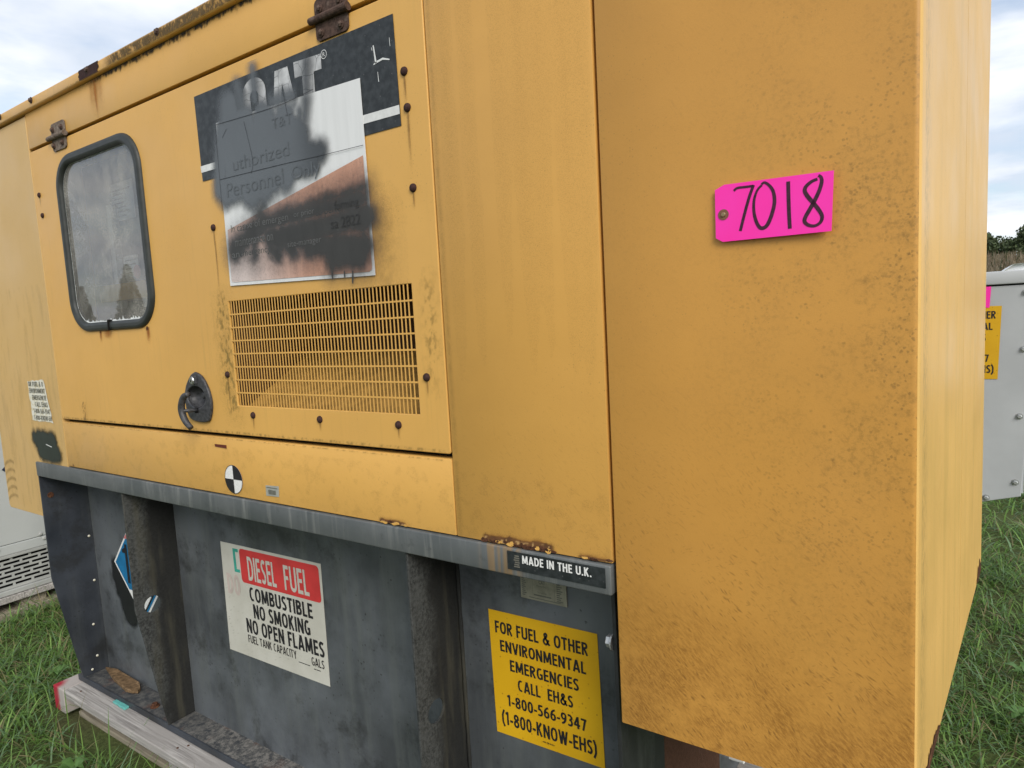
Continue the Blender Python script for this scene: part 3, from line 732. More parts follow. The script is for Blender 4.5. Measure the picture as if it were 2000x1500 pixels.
# window: rubber gasket, glass, failed white sealant line
P('window_gasket', plate(rrect(-1.416, -.902, .026, .578, .105, 10), [rrect(-1.388, -.932, .054, .548, .076, 10)], thick=.026, bevel=.010, at=-.010), 'rubber', door, smooth=True)
P('gasket_joint', gbox(-1.168, -1.165, -.0138, .0, .026, .0585), 'black_void', door)
P('window_glass', plate(rrect(-1.400, -.918, .043, .560, .085, 10), flat=True, at=.004), 'dusty_glare_glass', door)
cv, cf = [], []
path = [(p[0], p[1]) for p in rrect(-1.388, -.932, .054, .548, .076, 14)]
L = len(path)
for i, p in enumerate(path):
    q = path[(i+1) % L]; n = 70 if math.hypot(q[0]-p[0], q[1]-p[1]) > .05 else 4
    for k in range(n):
        t = k/n; x, z = p[0]+(q[0]-p[0])*t, p[1]+(q[1]-p[1])*t
        bott = max(0, min(1, (.34-z)/.30)); leftw = 1 if (x < -1.0 or z < .12) else .25
        w = .0012+.0040*bott*leftw*random.random()+(.011*random.random()**5 if z < .058 else 0)
        cx, cz = -1.159, .30; dx, dz = cx-x, cz-z; d = math.hypot(dx, dz)
        if z < .1: dx, dz, d = 0, 1, 1
        cv += [(x-dx/d*.004, .0030, z-dz/d*.004), (x+dx/d*w, .0030, z+dz/d*w)]
m = len(cv)//2
P('window_sealant', (cv, [(2*i, (2*i+2) % (2*m), (2*i+3) % (2*m), 2*i+1) for i in range(m)]), 'caulk', door, label='peeling white sealant edge round the foot of the window')

# domed rivets on the door
riv = mesh('rivet', glathe([(.0086, -.001), (.0086, .0012), (.0078, .0034), (.0056, .0052), (.0026, .0060), (.0006, .0062)], 16), True)
for x, z in [(.084, .482), (.086, .414), (.087, .262), (-1.555, .486), (-1.549, .419), (-.591, .266), (-.592, -.108), (.089, -.111), (-.499, -.211), (-.246, -.211), (.002, -.212)]:
    part('rivet', riv, 'rust_dark', door, loc=(x, 0, z+E))

# hinges
def hinge(xc, z0, z1, mat, boltmat, w, pin, bolts):
    h = P('hinge', plate(rrect(xc-w/2, xc+w/2, z0, z1, .012, 5), thick=.004, bevel=.0012, at=-.0042), mat)
    autosmooth(h)
    zc = .6385
    P('hinge_pin', join(gtube([(pin[0], -.0085, zc), (pin[0]+.004, -.0085, zc), (pin[1]-.03, -.0085, zc)], [.0070, .0078, .0078], 14), gtube([(pin[1]-.029, -.0085, zc), (pin[1], -.0085, zc)], [.0086, .0086], 14)), mat, h, smooth=False)
    hexm = mesh('hinge_bolt', join(glathe([(.0088, 0), (.0088, .0025), (.0070, .0030)], 18), glathe([(.0064, .003), (.0064, .0055), (.0050, .0065)], 6), glathe([(.0030, .0065), (.0026, .0078)], 10)))
    for x, z in bolts: part('hinge_bolt', hexm, boltmat, h, loc=(x, -.0042, z+E))
hinge(-1.364, .597, .682, 'hinge_worn', 'hinge_rust', .094, (-1.427, -1.308), [(-1.396, .663), (-1.336, .661), (-1.398, .614), (-1.338, .615)])
hinge(-.103, .596, .680, 'hinge_rust', 'hinge_rust', .098, (-.163, -.047), [(-.134, .659), (-.074, .657), (-.134, .611), (-.074, .611)])

# latch: escutcheon, dished bowl, lock, folding T handle
esc = [(-.733,-.101),(-.753,-.109),(-.776,-.131),(-.788,-.152),(-.793,-.174),(-.792,-.195),(-.785,-.219),(-.768,-.233),(-.730,-.238),(-.693,-.235),(-.682,-.224),(-.672,-.201),(-.670,-.179),(-.676,-.153),(-.690,-.128),(-.708,-.110)]
escs = [p for p in smooth_path(esc+[esc[0]], 3)][:-1]
bc = (-.7365, -.1695); br = .0455
lat = P('latch', plate(list(reversed(escs)), [circ(bc[0], bc[1], br*.97, 24, .030)], thick=.009, bevel=.003, at=-.0085), 'latch_metal'); autosmooth(lat, 50)
bowl = []
for k, (s, d) in enumerate([(1.0, -.0065), (.97, .004), (.86, .014), (.62, .020), (.3, .0215), (.02, .0218)]): bowl.append((s, d))
bvs, bfs = [], []
for s, d in bowl:
    for k in range(24):
        a = 2*math.pi*k/24; bvs.append((bc[0]+br*s*math.cos(a), d-.0005, bc[1]+.031*s*math.sin(a)))
for i in range(len(bowl)-1):
    for k in range(24): bfs.append((i*24+k, i*24+(k+1) % 24, (i+1)*24+(k+1) % 24, (i+1)*24+k))
P('latch_bowl', (bvs, bfs), 'latch_metal', lat, smooth=True)
part('latch_bolt', mesh('latch_bolt', glathe([(.0095, -.012), (.0095, .004), (.007, .006)], 14)), 'latch_metal', lat, loc=(-.727, .012, E-.1665))
part('latch_bolt', mesh('latch_bolt', glathe([(.0105, -.012), (.0105, .006), (.008, .008)], 14)), 'latch_metal', lat, loc=(-.703, .012, E-.168))
part('latch_lock', mesh('latch_lock', join(glathe([(.011, 0), (.011, .004), (.0095, .006)], 18), glathe([(.0075, .006), (.0072, .0075)], 14))), 'chrome', lat, loc=(-.741, -.0085, E-.1240))
P('lock_cover', glathe([(.0001, 0)], 3) if False else gbox(-.730, -.721, -.014, -.008, -.133, -.112), 'latch_metal', lat, bev=.002)
P('keyhole', gbox(-.7425, -.7405, -.0166, -.0155, -.1275, -.1215), 'black_void', lat)
hp = smooth_path([(-.709, -.044, -.156), (-.729, -.047, -.164), (-.744, -.047, -.190), (-.741, -.047, -.213), (-.729, -.046, -.233), (-.713, -.044, -.247)], 4)
P('latch_handle', join(gtube(hp, [.0070+.002*math.sin(math.pi*i/(len(hp)-1)) for i in range(len(hp))], 12), gtube([(-.739, .0, -.2045), (-.738, -.02, -.204), (-.740, -.047, -.2015)], [.0056, .005, .005], 10)), 'latch_metal', lat, smooth=True)
P('latch_slot', gbox(-.7475, -.731, -.0092, -.0080, -.213, -.198), 'black_void', lat)

# plenum box at the right: front sheet bends round the corner into the splayed end wall
EU = Vector((1.023-.9343, .966, 0)).normalized()
def endpt(s, off=0): 
    return (X3+EU.x*s+EU.y*off, EU.y*s-EU.x*off)
zb, zt = -.7209, .835
def extr(path, z0, z1, th):
    """vertical sheet along a plan path; thickness th to the inside (left of the path's way, +y)"""
    v, f = [], []; n = len(path)
    for i, p in enumerate(path):
        a = Vector(path[max(i-1, 0)]); b = Vector(path[min(i+1, n-1)]); d = (b-a).normalized(); nn = Vector((-d.y, d.x))
        q = Vector(p)+nn*th
        v += [(p[0], p[1], z0), (p[0], p[1], z1), (q.x, q.y, z0), (q.x, q.y, z1)]
    for i in range(n-1):
        a, b = 4*i, 4*i+4
        f += [(a, b, b+1, a+1), (a+2, a+3, b+3, b+2), (a, a+2, b+2, b), (a+1, b+1, b+3, a+3)]
    f += [(0, 1, 3, 2), (4*n-4, 4*n-2, 4*n-1, 4*n-3)]
    return v, f
r = .009; arc = []
for k in range(9):
    a = -math.pi/2+(math.pi/2-math.asin(EU.x))*k/8; arc.append((X3-r+r*math.cos(a)+.0006*k/8, r+r*math.sin(a)))
front = [(X2+.0022, .028), (X2+.0022, .004), (X2+.0030, .0010), (X2+.0052, .0), (X3-.3, 0), (X3-r, 0)]
plen = autosmooth(P('plenum_front', extr(front+arc[1:5], zb, zt, .003), 'yellow_plenum', label='large blank yellow sheet at the right, speckled with brown flecks'), 50)
endw = autosmooth(P('end_wall', extr(arc[4:]+[endpt(.03), endpt(.2), endpt(.5385)], zb, zt, .003), 'yellow_end_lit', label='paler streaky yellow end wall turned away to the right'), 50)
endb = P('end_wall_rear_sheet', extr([endpt(.5415), endpt(1.062), endpt(1.070, -.004), endpt(1.072, -.03)], zb, zt, .003), 'yellow_end_lit')
P('plenum_lip', join(gbox(X2+.006, X3-.012, .004, .026, zb+.001, zb+.003), gbox(X2+.006, X3-.012, .026, .028, zb+.001, zb+.02)), 'rust_dark')
P('plenum_inside', join(gbox(X2+.03, X3-.02, .06, 1.02, zb+.05, zb+.06), gbox(X2+.02, X2+.024, .03, 1.02, zb+.05, zt-.02)), 'black_void')
# rust eating into the foot of the end wall
def rustpatch(name, base, mat, parent, seed, n=26):
    R = random.Random(seed); (s0, s1, z0, h) = base; v = []; f = []
    for i in range(n+1):
        t = i/n; s = s0+(s1-s0)*t; hh = h*(math.sin(math.pi*t)**.6)*(.45+.55*R.random())
        for z in (z0, z0+hh): a = endpt(s, .0012); v.append((a[0], a[1], z))
    for i in range(n): f.append((2*i, 2*i+2, 2*i+3, 2*i+1))
    P(name, (v, f), mat, parent)
rustpatch('rust_patch', (.03, .255, zb, .03), 'rust', endw, 3)
rustpatch('rust_patch', (.93, 1.055, zb, .05), 'rust', endb, 4)

# roof: drip trim with screws, roof sheet
roof = autosmooth(P('roof_trim', gbox(XL-.004, .96, -.014, .02, .7530, .7835), 'yellow_roof', bev=.004), 50)
P('roof_sheet', gbox(XL, .955, .02, 1.08, .760, .800), 'yellow_roof')
scr = mesh('roof_screw', join(glathe([(.010, 0), (.010, .0015)], 16), glathe([(.0068, .0015), (.0068, .006), (.0055, .007)], 6)))
for x in (-2.13, -1.748, -1.497, -1.113, -.732, -.35, .03, .41, .79): part('roof_screw', scr, 'hinge_rust', roof, loc=(x, -.014, E+.7735))
rv = []; R = random.Random(9); N = 22
top = [(-1.164+.107*i/N, .785) for i in range(N+1)]
vv = [(x+R.uniform(-.001, .001), -.0151, .7545) for x, z in top]+[(x, -.0151, z-.002) for x, z in top]
ragR = [(-1.056+R.uniform(-.002, .010)+.01*k/8, -.0152, .7545+.028*k/8) for k in range(9)]
ragL = [(-1.166-R.uniform(-.003, .004), -.0152, .7545+.028*k/8) for k in range(9)]
rp_ = [(a, b, c) for a, b, c in ragR]+[(a, b, c) for a, b, c in reversed(ragL)]
P('rust_patch', (rp_, [tuple(range(len(rp_)))]), 'rust_dark', roof, label='square dark rusted patch on the roof trim')
# body shell so that no light leaks in
P('back_wall', gbox(XL, 1.0, .970, .985, -.43, .80), 'yellow_left')
P('left_end_wall', gbox(XL, XL+.004, .03, .97, -.64, .76), 'yellow_left')
P('floor_sheet', gbox(XL+.01, X2, .045, .96, -.486, -.478), 'black_void')
P('door_jamb', join(gbox(X0-.01, X0+.012, .024, .06, -.42, .76), gbox(X1-.012, X1+.02, .024, .06, -.42, .8), gbox(X0, X1, .024, .06, .60, .76), gbox(X0, X1, .031, .06, -.40, -.252)), 'black_void')
# things seen through the window
P('console', gbox(-1.58, -.86, .150, .155, .19, .60), 'console_grey')
P('console_door', gbox(-1.30, -1.02, .146, .150, .20, .42), 'console_dark')
P('console_floor', gbox(-1.58, -.86, .03, .15, -.02, .0), 'console_grey')
P('console_kick', gbox(-1.58, -.86, .146, .15, .0, .188), 'console_dark')
P('inner_ledge', gbox(-1.44, -1.14, .10, .145, .125, .178), 'yellow_band')
P('inner_post', gbox(-1.372, -1.345, .118, .140, .10, .44), 'paper_white')
for nm, x0, x1, z0, z1 in (('instruction_sheet', -1.385, -1.235, .388, .510), ('instruction_sheet', -1.345, -1.250, .200, .270)):
    p = P(nm, gbox(x0, x1, .141, .142, z0, z1), 'paper_white', label='white paper sheet taped up behind the door window')
    ls = [gbox(x0+.012, x0+.012+(x1-x0-.024)*random.uniform(.5, 1), .1395, .1405, z, z+.004) for z in np.arange(z0+.012, z1-.012, .014)]
    P('printed_lines', join(*ls), 'label_ink', p, kind='stuff')
part('round_pink_label', mesh('round_pink_label', glathe([(.022, -.001), (.022, .001)], 20)), 'paper_pink', G, loc=(-1.262, .140, E+.215))

# --- base rail, fuel tank, ribs, sill
rail = autosmooth(P('base_rail', gbox(-1.848, .4835, -.006, .05, -.4895, -.4355), 'rail_grey', bev=.003), 50)
TY = .158
P('fuel_tank', gbox(-1.86, .462, TY, .93, -1.322, -.4895), 'tank_paint')
def rib(x, mat, hole=True, slant=True, t=.006, label=None):
    o = [(.0, -.4895), (.0, -.885), (.064, -1.314), (TY, -1.314), (TY, -.4895)]
    if not slant: o = [(.0, -.4895), (.0, -.985), (.05, -1.314), (TY, -1.314), (TY, -.4895)]
    h = [circ(.057, -.882, .0275, 26)] if hole else []
    return autosmooth(P('tank_rib', plate(o, h, thick=t, bevel=.001, axis='x', at=x), mat, label=label), 40)
rib0 = rib(-1.85, 'rib_shade_paint', False)
rib(-1.23, 'rib_mouldy', label='mottled tank rib with a round hole showing the diamond sticker behind')
rib(0.0, 'rib_mouldy', slant=False, label='tank rib thick with black mould, with a round hole')
P('weld_bead', gtube([(.0062, TY-.002, z) for z in np.arange(-1.31, -.49, .02)], [.004+.002*random.random() for _ in np.arange(-1.31, -.49, .02)], 6), 'rib_mouldy', smooth=True)
P('end_plate', plate([(.024, -.4895), (.030, -.85), (.062, -1.314), (.231, -1.314), (.231, -.4895)], thick=.0075, bevel=.001, axis='x', at=.4745), 'rib_shade_paint_b')
P('tank_end_wall', gbox(.462, .468, .231, .62, -1.314, -.4895), 'primer', label='brown primed tank end behind the hanging yellow sheet')
P('drain_fitting', join(gtube([(.42, .735, -1.30), (.425, .76, -1.22)], .03, 14), gtube([(.43, .74, -1.24), (.50, .74, -1.24)], .018, 12)), 'paper_white')
P('sill_plate', gbox(-1.905, .48, .072, .30, -1.332, -1.3145), 'sill_dirt')
P('sill_edge', gbox(-1.905, .48, .066, .0718, -1.337, -1.3135), 'rib_shade_paint', bev=.0015)
hexb = mesh('tank_bolt', join(glathe([(.015, 0), (.015, .003)], 18), glathe([(.0115, .003), (.0115, .012), (.009, .0135)], 6)))
part('tank_bolt', hexb, 'zinc', G, loc=(.4665, .030, E-.592), rot=(0, 0, -math.pi/2))
P('sill_bolt', move(xform(glathe([(.016, 0), (.016, .003), (.010, .004), (.010, .012), (.008, .014)], 14), Matrix.Rotation(math.radians(-90), 4, 'X')), -1.39, .101, -1.3145), 'rust')
dot = mesh('paint_dot', glathe([(.0046, -.001), (.0043, .001), (.0025, .0018)], 12), True)
for y, z in [(.150, -.765), (.150, -.945), (.128, -1.118), (.128, -1.248), (.105, -1.295)]:
    part('paint_dot', dot, 'peeling_paper', G, loc=(-1.848, y-.008, E+z), rot=(0, 0, math.pi/2))
part('rib_plug', mesh('rib_plug', glathe([(.011, -.001), (.010, .001)], 12)), 'rust', G, loc=(-1.8485, .03, E-.571), rot=(0, 0, math.pi/2))

# flakes of rust along the foot of the corner post panel
def flakes(x0, x1, n, seed, zc=-.430, h=.012):
    R = random.Random(seed); rs, fl = [], []
    for i in range(n):
        x = x0+(x1-x0)*(i+R.random())/n; w = R.uniform(.004, .011); hh = R.uniform(.003, h); z = zc+R.uniform(-.001, .003)
        poly = [(x+w*math.cos(a)*R.uniform(.6, 1), -.0012-R.random()*.0012, z+hh*math.sin(a)*R.uniform(.6, 1)) for a in np.linspace(0, 6.28, 8)[:-1]]
        (rs if R.random() < .62 else fl).append((poly, [tuple(range(7))]))
    P('rust_flakes', join(*rs), 'rust', kind='stuff')
    if fl: P('paint_flakes', join(*fl), 'yellow_door', kind='stuff')
flakes(.208, .368, 20, 1, h=.007); flakes(-.078, .004, 6, 2, h=.004); flakes(.42, .48, 4, 6, h=.003)

# --- stickers and lettering
YS = -.0016; YT = -.0024
def sign(name, quad, mat, y, label=None, parent=None):
    """quad: four (x,z) corners; a thin sheet"""
    v = [(a, y, b) for a, b in quad]+[(a, y+.0009, b) for a, b in quad]
    return P(name, (v, [(0,1,2,3), (7,6,5,4), (0,4,5,1), (1,5,6,2), (2,6,7,3), (3,7,4,0)]), mat, parent, label=label)
black = sign('brand_decal', [(-.619, .591), (-.6165, .384), (.0675, .384), (.065, .593)], 'black_decal', YS, 'wide black decal with pale cracked letters and a white stripe, partly sprayed over')
P('decal_stripe', gpoly([(-.619, .421), (-.617, .405), (-.535, .405), (-.535, .421)], YT), 'stripe_white', black)
P('decal_stripe', gpoly([(-.034, .424), (-.034, .407), (.067, .406), (.067, .423)], YT), 'stripe_white', black)
cout = [(-.4215, .500)]+[(-.3785+.043*math.cos(math.radians(a)), .546+.033*math.sin(math.radians(a))) for a in range(180, -1, -15)]+[(-.3355, .500), (-.3635, .500)]+[(-.3785+.015*math.cos(math.radians(a)), .540+.011*math.sin(math.radians(a))) for a in range(0, 181, 30)]+[(-.3935, .500)]
P('decal_letter', gpoly(cout, YT), 'cracked_foil', black)
P('decal_letter', gpoly([(-.3120, .500), (-.2985, .5745), (-.2540, .5745), (-.2370, .500), (-.2640, .500), (-.2765, .543), (-.2860, .500)], YT), 'cracked_foil', black)
P('decal_letter', gpoly([(-.2330, .577), (-.1440, .573), (-.1450, .5425), (-.1700, .543), (-.1705, .4975), (-.2080, .4975), (-.2080, .5435), (-.2325, .5435)], YT), 'cracked_foil', black)
P('registered_mark', join(gtext('R', -.1385, -.1315, .565, .573, YT), join(stroke([(-.135+.0085*math.cos(a), .569+.0085*math.sin(a)) for a in np.linspace(0, 6.2832, 25)], .0013, YT))), 'stripe_white', black)
P('scratch_marks', join(stroke([(.009, .549), (.0105, .535), (.013, .514)], [.003, .0035, .0045], YT), stroke([(.006, .513), (.016, .516), (.032, .518), (.050, .512)], [.002, .004, .004, .002], YT),
    stroke([(.004, .546), (.005, .540)], .0015, YT), stroke([(.016, .497), (.017, .478)], [.001, .002], YT), stroke([(.053, .552), (.0535, .536)], .0012, YT)), 'stripe_white', black)
no = sign('notice_board', [(-.5345, .510), (-.539, .116), (-.031, .102), (-.034, .497)], 'notice_white', -.0034, 'white and copper notice sheet mostly hidden by grey and black spray paint')
YN = -.0042
cop = [(-.040, .346), (-.105, .3335), (-.30, .296), (-.527, .252), (-.531, .130), (-.528, .125), (-.520, .1235), (-.047, .1105), (-.0395, .114), (-.0375, .121)]
P('notice_print', gpoly(list(reversed(cop)), YN), 'notice_copper', no)
P('notice_small_print', join(gtext('In case of emergency, or prior to performing', -.512, -.058, .238, .262, YN-.0004), gtext('maintenance on site, please call ext. sa 2822', -.512, -.058, .205, .228, YN-.0004),
    gtext('an emergency call site-manager', -.520, -.170, .178, .199, YN-.0004)), 'label_ink', no)

# spray paint: grey cloud over the upper half, charcoal over the lower
gs = [((-.505,.490),(-.540,.350),.024,1),((-.475,.535),(-.485,.350),.036,1),((-.425,.480),(-.415,.340),.046,1),((-.350,.470),(-.375,.345),.046,1),((-.275,.462),(-.290,.350),.036,1),
      ((-.300,.400),(-.262,.380),.042,1),((-.232,.386),(-.170,.377),.021,1),((-.222,.47),(-.240,.41),.012,.9),((-.374,.600),(-.372,.530),.008,.85),((-.190,.570),(-.198,.500),.008,.72),((-.435,.575),(-.418,.505),.014,.85),((-.315,.512),(-.24,.510),.012,.85),((-.200,.49),(-.210,.45),.012,.8),((-.44,.55),(-.42,.50),.020,.8),((-.30,.50),(-.24,.49),.010,.7),((-.52,.345),(-.29,.352),.034,1),((-.30,.368),(-.20,.366),.030,1),((-.46,.40),(-.25,.42),.05,1)]
ds = [((-.505,.200),(-.385,.252),.028),((-.385,.252),(-.060,.262),.024),((-.425,.205),(-.427,.178),.018),((-.36,.215),(-.25,.198),.030),((-.310,.215),(-.045,.222),.032),((-.225,.180),(-.055,.168),.030),((-.150,.155),(-.070,.145),.034),
      ((-.170,.165),(-.155,.138),.022),((-.36,.19),(-.34,.176),.020),((-.30,.19),(-.28,.176),.020),((-.038,.285),(-.040,.15),.008),((-.405,.270),(-.380,.292),.014),((-.26,.268),(-.05,.282),.014)]
drips = [((-.159,.121),(-.160,.105),.0016),((-.120,.117),(-.121,.106),.0014),((-.095,.115),(-.097,.092),.0018)]
def spray(X, Z):
    w = .006*(fbm(X*30, Z*30)-.5)*2+.003*(fbm(X*95+9, Z*95)-.5)*2
    a = np.zeros_like(X); d = np.zeros_like(X)
    for p, q, r, m in gs: a = np.maximum(a, m*(1-sstep(capsule(X, Z, p, q, r)+w, -.014, .024)))
    for p, q, r in ds: d = np.maximum(d, .96*(1-sstep(capsule(X, Z, p, q, r)+w*1.6, -.024, .028)))
    hz = np.zeros_like(X)
    for p, q, r in ds: hz = np.maximum(hz, .34*(1-sstep(capsule(X, Z, p, q, r), -.0, .050)))
    d = np.maximum(d, hz*(.4+.9*fbm(X*160, Z*160)))
    for p, q, r in drips: d = np.maximum(d, 1-sstep(capsule(X, Z, p, q, r), 0, .0012))
    t = fbm(X*9+3, Z*9)[..., None]; v = fbm(X*40, Z*13)[..., None]
    g = np.array([.118, .130, .142])*(.85+.25*t)
    g = g*(1-.45*sstep(X, -.27, -.17)[..., None])
    c = np.array([.042, .041, .038])*(.75+.5*v)
    al = 1-(1-a)*(1-d); k = (d*(1-.75*a))[..., None]; col = g*(1-k)+c*k
    return np.concatenate([col, np.clip(al, 0, 1)[..., None]], -1)
sprayed = film('spray_paint', -.60, .04, .07, .615, -.0056, 330, 290, spray, 'spray_film', G, 'grey and black spray paint blotting out the notice')
YP = -.0064
plain('ghost_print', (.098, .108, .117), .55); plain('ghost_print_b', (.050, .049, .046), .6); plain('ghost_dark', (.026, .025, .024), .6); plain('ghost_light', (.125, .125, .122), .6)
for tx, x0, x1, z0, z1 in (('T&T', -.318, -.248, .452, .474), ('uthorized', -.478, -.268, .386, .416), ('Personnel', -.512, -.295, .328, .362), ('Only', -.265, -.170, .322, .360)):
    P('showing_words', gtext(tx, x0, x1, z0, z1, YP, -.006), 'ghost_print', sprayed)
for tx, x0, x1, z0, z1 in (('ase of emergen', -.458, -.290, .241, .263), ('or prior', -.27, -.20, .246, .262), ('maintenance on', -.497, -.350, .208, .228), ('site-manager', -.300, -.185, .182, .199), ('an', -.515, -.485, .182, .193)):
    P('showing_small_print', gtext(tx, x0, x1, z0, z1, YP, -.004), 'ghost_light', sprayed)
for tx, x0, x1, z0, z1 in (('forming', -.135, -.062, .243, .266), ('sa 2822', -.150, -.060, .210, .232)):
    P('showing_dark_print', gtext(tx, x0, x1, z0, z1, YP, -.002), 'ghost_dark', sprayed)
plain_dark = None
creases = [[(-.534,.505),(-.30,.498),(-.17,.506)], [(-.536,.375),(-.30,.371),(-.16,.367),(-.035,.365)], [(-.5345,.50),(-.538,.30)], [(-.42,.49),(-.40,.40),(-.41,.37)], [(-.51,.47),(-.49,.487)], [(-.27,.52),(-.262,.47)]]
P('showing_creases', join(*[stroke(smooth_path(c, 5), .0011, YP) for c in creases]), 'black_print', sprayed)

def small_film(name, x0, x1, z0, z1, y, strokes, col, parent, label, soft=.012, fre=38, nx=70, nz=60):
    def fn(X, Z):
        w = .010*(fbm(X*fre, Z*fre)-.5)*2; a = np.zeros_like(X)
        for p, q, r in strokes: a = np.maximum(a, 1-sstep(capsule(X, Z, p, q, r)+w, -.006, soft))
        c = np.array(col)*(.8+.4*fbm(X*25, Z*25)[..., None])
        return np.concatenate([c*np.ones(X.shape+(1,)), a[..., None]], -1)
    return film(name, x0, x1, z0, z1, y, nx, nz, fn, 'spray_film', parent, label)
bs = small_film('spray_paint', -1.90, -1.60, -.436, -.30, -.0016, [((-1.80,-.350),(-1.69,-.352),.026),((-1.79,-.39),(-1.67,-.395),.026),((-1.835,-.345),(-1.80,-.37),.016)], (.022, .030, .022), G, 'dark green-black sprayed square on the left panel', .026)
P('scratch', stroke([(-1.745, -.365), (-1.70, -.372)], .0025, -.0022), 'paper_white', bs)

# peeling white phone sticker on left panel
q = []; R = random.Random(3)
for (a, b), (c, d) in zip([(-1.836,-.137),(-1.836,-.280),(-1.666,-.284),(-1.704,-.130)], [(-1.836,-.280),(-1.666,-.284),(-1.704,-.130),(-1.836,-.137)]):
    for k in range(9): t = k/9; q.append((a+(c-a)*t+R.uniform(-.004, .004), b+(d-b)*t+R.uniform(-.002, .002)))
o = P('phone_sticker', gpoly(q, YS), 'peeling_paper', label='torn cream phone number sticker on the left panel')
ln = ['OR FUEL & O', 'ENVIRONMENT', 'EMERGENCIE', 'CALL EH&S', '1-800-566-9347', '1-800-KNOW-EH']
bx = [(-1.832,-1.708), (-1.829,-1.700), (-1.812,-1.696), (-1.795,-1.690), (-1.812,-1.676), (-1.818,-1.672)]
P('sticker_lettering', join(*[ltext(s, b[0], b[1], -.155-.0245*i, -.138-.0245*i, YT, .15) for i, (s, b) in enumerate(zip(ln, bx))]), 'label_ink', o)

# red tally sticker, balance target, asset barcode
sign('red_sticker', [(-.682, -.296), (-.680, -.303), (-.629, -.305), (-.629, -.296)], 'maroon_print', YS, 'small dark red strip on the lower panel')
tg = P('target_disc', gpoly(list(reversed(circ(-.609, -.3865, .0385, 40))), YS), 'white_print', label='round black and white quartered target sticker')
qd = []
for s, e in ((0, 90), (180, 270)):
    qd.append(gpoly([(-.609, -.3865)]+[(-.609+.0375*math.cos(math.radians(a)), -.3865+.0375*math.sin(math.radians(a))) for a in np.linspace(e, s, 14)], YT))
qd.append(stroke([(-.609+.0381*math.cos(a), -.3865+.0381*math.sin(a)) for a in np.linspace(0, 6.2832, 41)], .0014, YT))
P('target_quarters', join(*qd), 'black_print', tg)
bcs = sign('barcode_sticker', [(-.4735, -.389), (-.4745, -.416), (-.4235, -.414), (-.4215, -.387)], 'silver_label', YS, 'small silver barcode sticker on the lower panel')
R = random.Random(2); x = -.463; bb = [gbox(-.470, -.426, YT, YT+.0002, -.3945, -.3925)]
while x < -.434:
    w = R.choice((.0006, .0012)); bb.append(gbox(x, x+w, YT, YT+.0002, -.4105, -.399)); x += w+.0009
P('barcode_lines', join(*bb), 'label_ink', bcs)

# MADE IN label on the rail
mi = sign('origin_label', [(.268, -.4405), (.268, -.4765), (.4735, -.4765), (.4735, -.4405)], 'black_decal', -.0076, 'black label with white letters on the grey rail')
P('label_lettering', ltext('MADE IN THE U.K.', .302, .447, -.4605, -.4445, -.0084, .17, .10), 'white_print', mi)
plain('worn_emblem', (.16, .15, .12), .6)
P('worn_emblem', join(*[gbox(.283+.0012*(i % 3), .296-.0009*(i % 2), -.0084, -.0083, -.470+.0042*i, -.4675+.0042*i) for i in range(6)]), 'worn_emblem', mi)

# rating plate, partly behind the rail
rpz = P('rating_plate', gbox(.1845, .2995, TY-.004, TY-.0005, -.613, -.545), 'plate_metal', label='small metal rating plate under the rail')
yr = TY-.0046; prl = [gtext('CAT', .232, .248, -.5745, -.5655, yr, .04), gtext('Model No.', .226, .253, -.581, -.577, yr), gtext('DE110', .231, .247, -.588, -.583, yr), gtext('Serial No.', .228, .252, -.5955, -.5915, yr), gtext('000000000000', .218, .260, -.6025, -.598, yr, .02)]
prl = [prl[0], prl[1], prl[3]]
for k in range(9):
    z = -.569-.0046*k; prl.append(gbox(.1885, .1885+.006+.006*((k*7) % 5)/5, yr, yr+.0002, z, z+.0022)); prl.append(gbox(.276, .276+.008+.008*((k*3) % 5)/5, yr, yr+.0002, z, z+.0022))
prl += [gbox(.2155, .2158, yr, yr+.0002, -.606, -.552), gbox(.2705, .2708, yr, yr+.0002, -.606, -.552), gbox(.2185, .262, yr, yr+.0002, -.6018, -.5988), gbox(.206, .285, yr, yr+.0002, -.6085, -.607)]
P('plate_lettering', join(*prl), 'label_ink', rpz)

# diesel sign
dz = sign('fuel_sign', [(-.9665, -.6595), (-.9720, -1.0205), (-.4905, -1.0140), (-.4865, -.6525)], 'sign_cream', TY-.0016, 'cream warning sign with a red banner on the tank')
y1, y2 = TY-.0024, TY-.0032
tilt = math.radians(1.0)
def tl(g):
    c, s = math.cos(tilt), math.sin(tilt); ox, oz = -.70, -.83
    return [(ox+(x-ox)*c-(z-oz)*s, y, oz+(x-ox)*s+(z-oz)*c) for x, y, z in g[0]], g[1]
P('sign_banner', tl(gpoly(list(reversed(rrect(-.866, -.494, -.772, -.664, .012, 5))), y1)), 'red_print', dz)
P('banner_lettering', tl(join(ltext('DIESEL', -.828, -.690, -.760, -.684, y2, .15, .09), ltext('FUEL', -.652, -.542, -.760, -.684, y2, .15, .09))), 'sign_cream', dz)
P('sign_lettering', tl(join(ltext('COMBUSTIBLE', -.834, -.538, -.8265, -.782, y1), ltext('NO SMOKING', -.823, -.556, -.881, -.8355, y1), ltext('NO OPEN FLAMES', -.867, -.503, -.935, -.8885, y1),
    ltext('FUEL TANK CAPACITY', -.866, -.631, -.968, -.9425, y1, .14), ltext('GALS', -.564, -.509, -.970, -.9445, y1, .14), gbox(-.624, -.573, y1, y1+.0002, -.9755, -.9735), gbox(-.556, -.547, y1, y1+.0002, -.981, -.9785), gbox(-.545, -.528, y1, y1+.0002, -.981, -.9785))), 'black_print', dz)
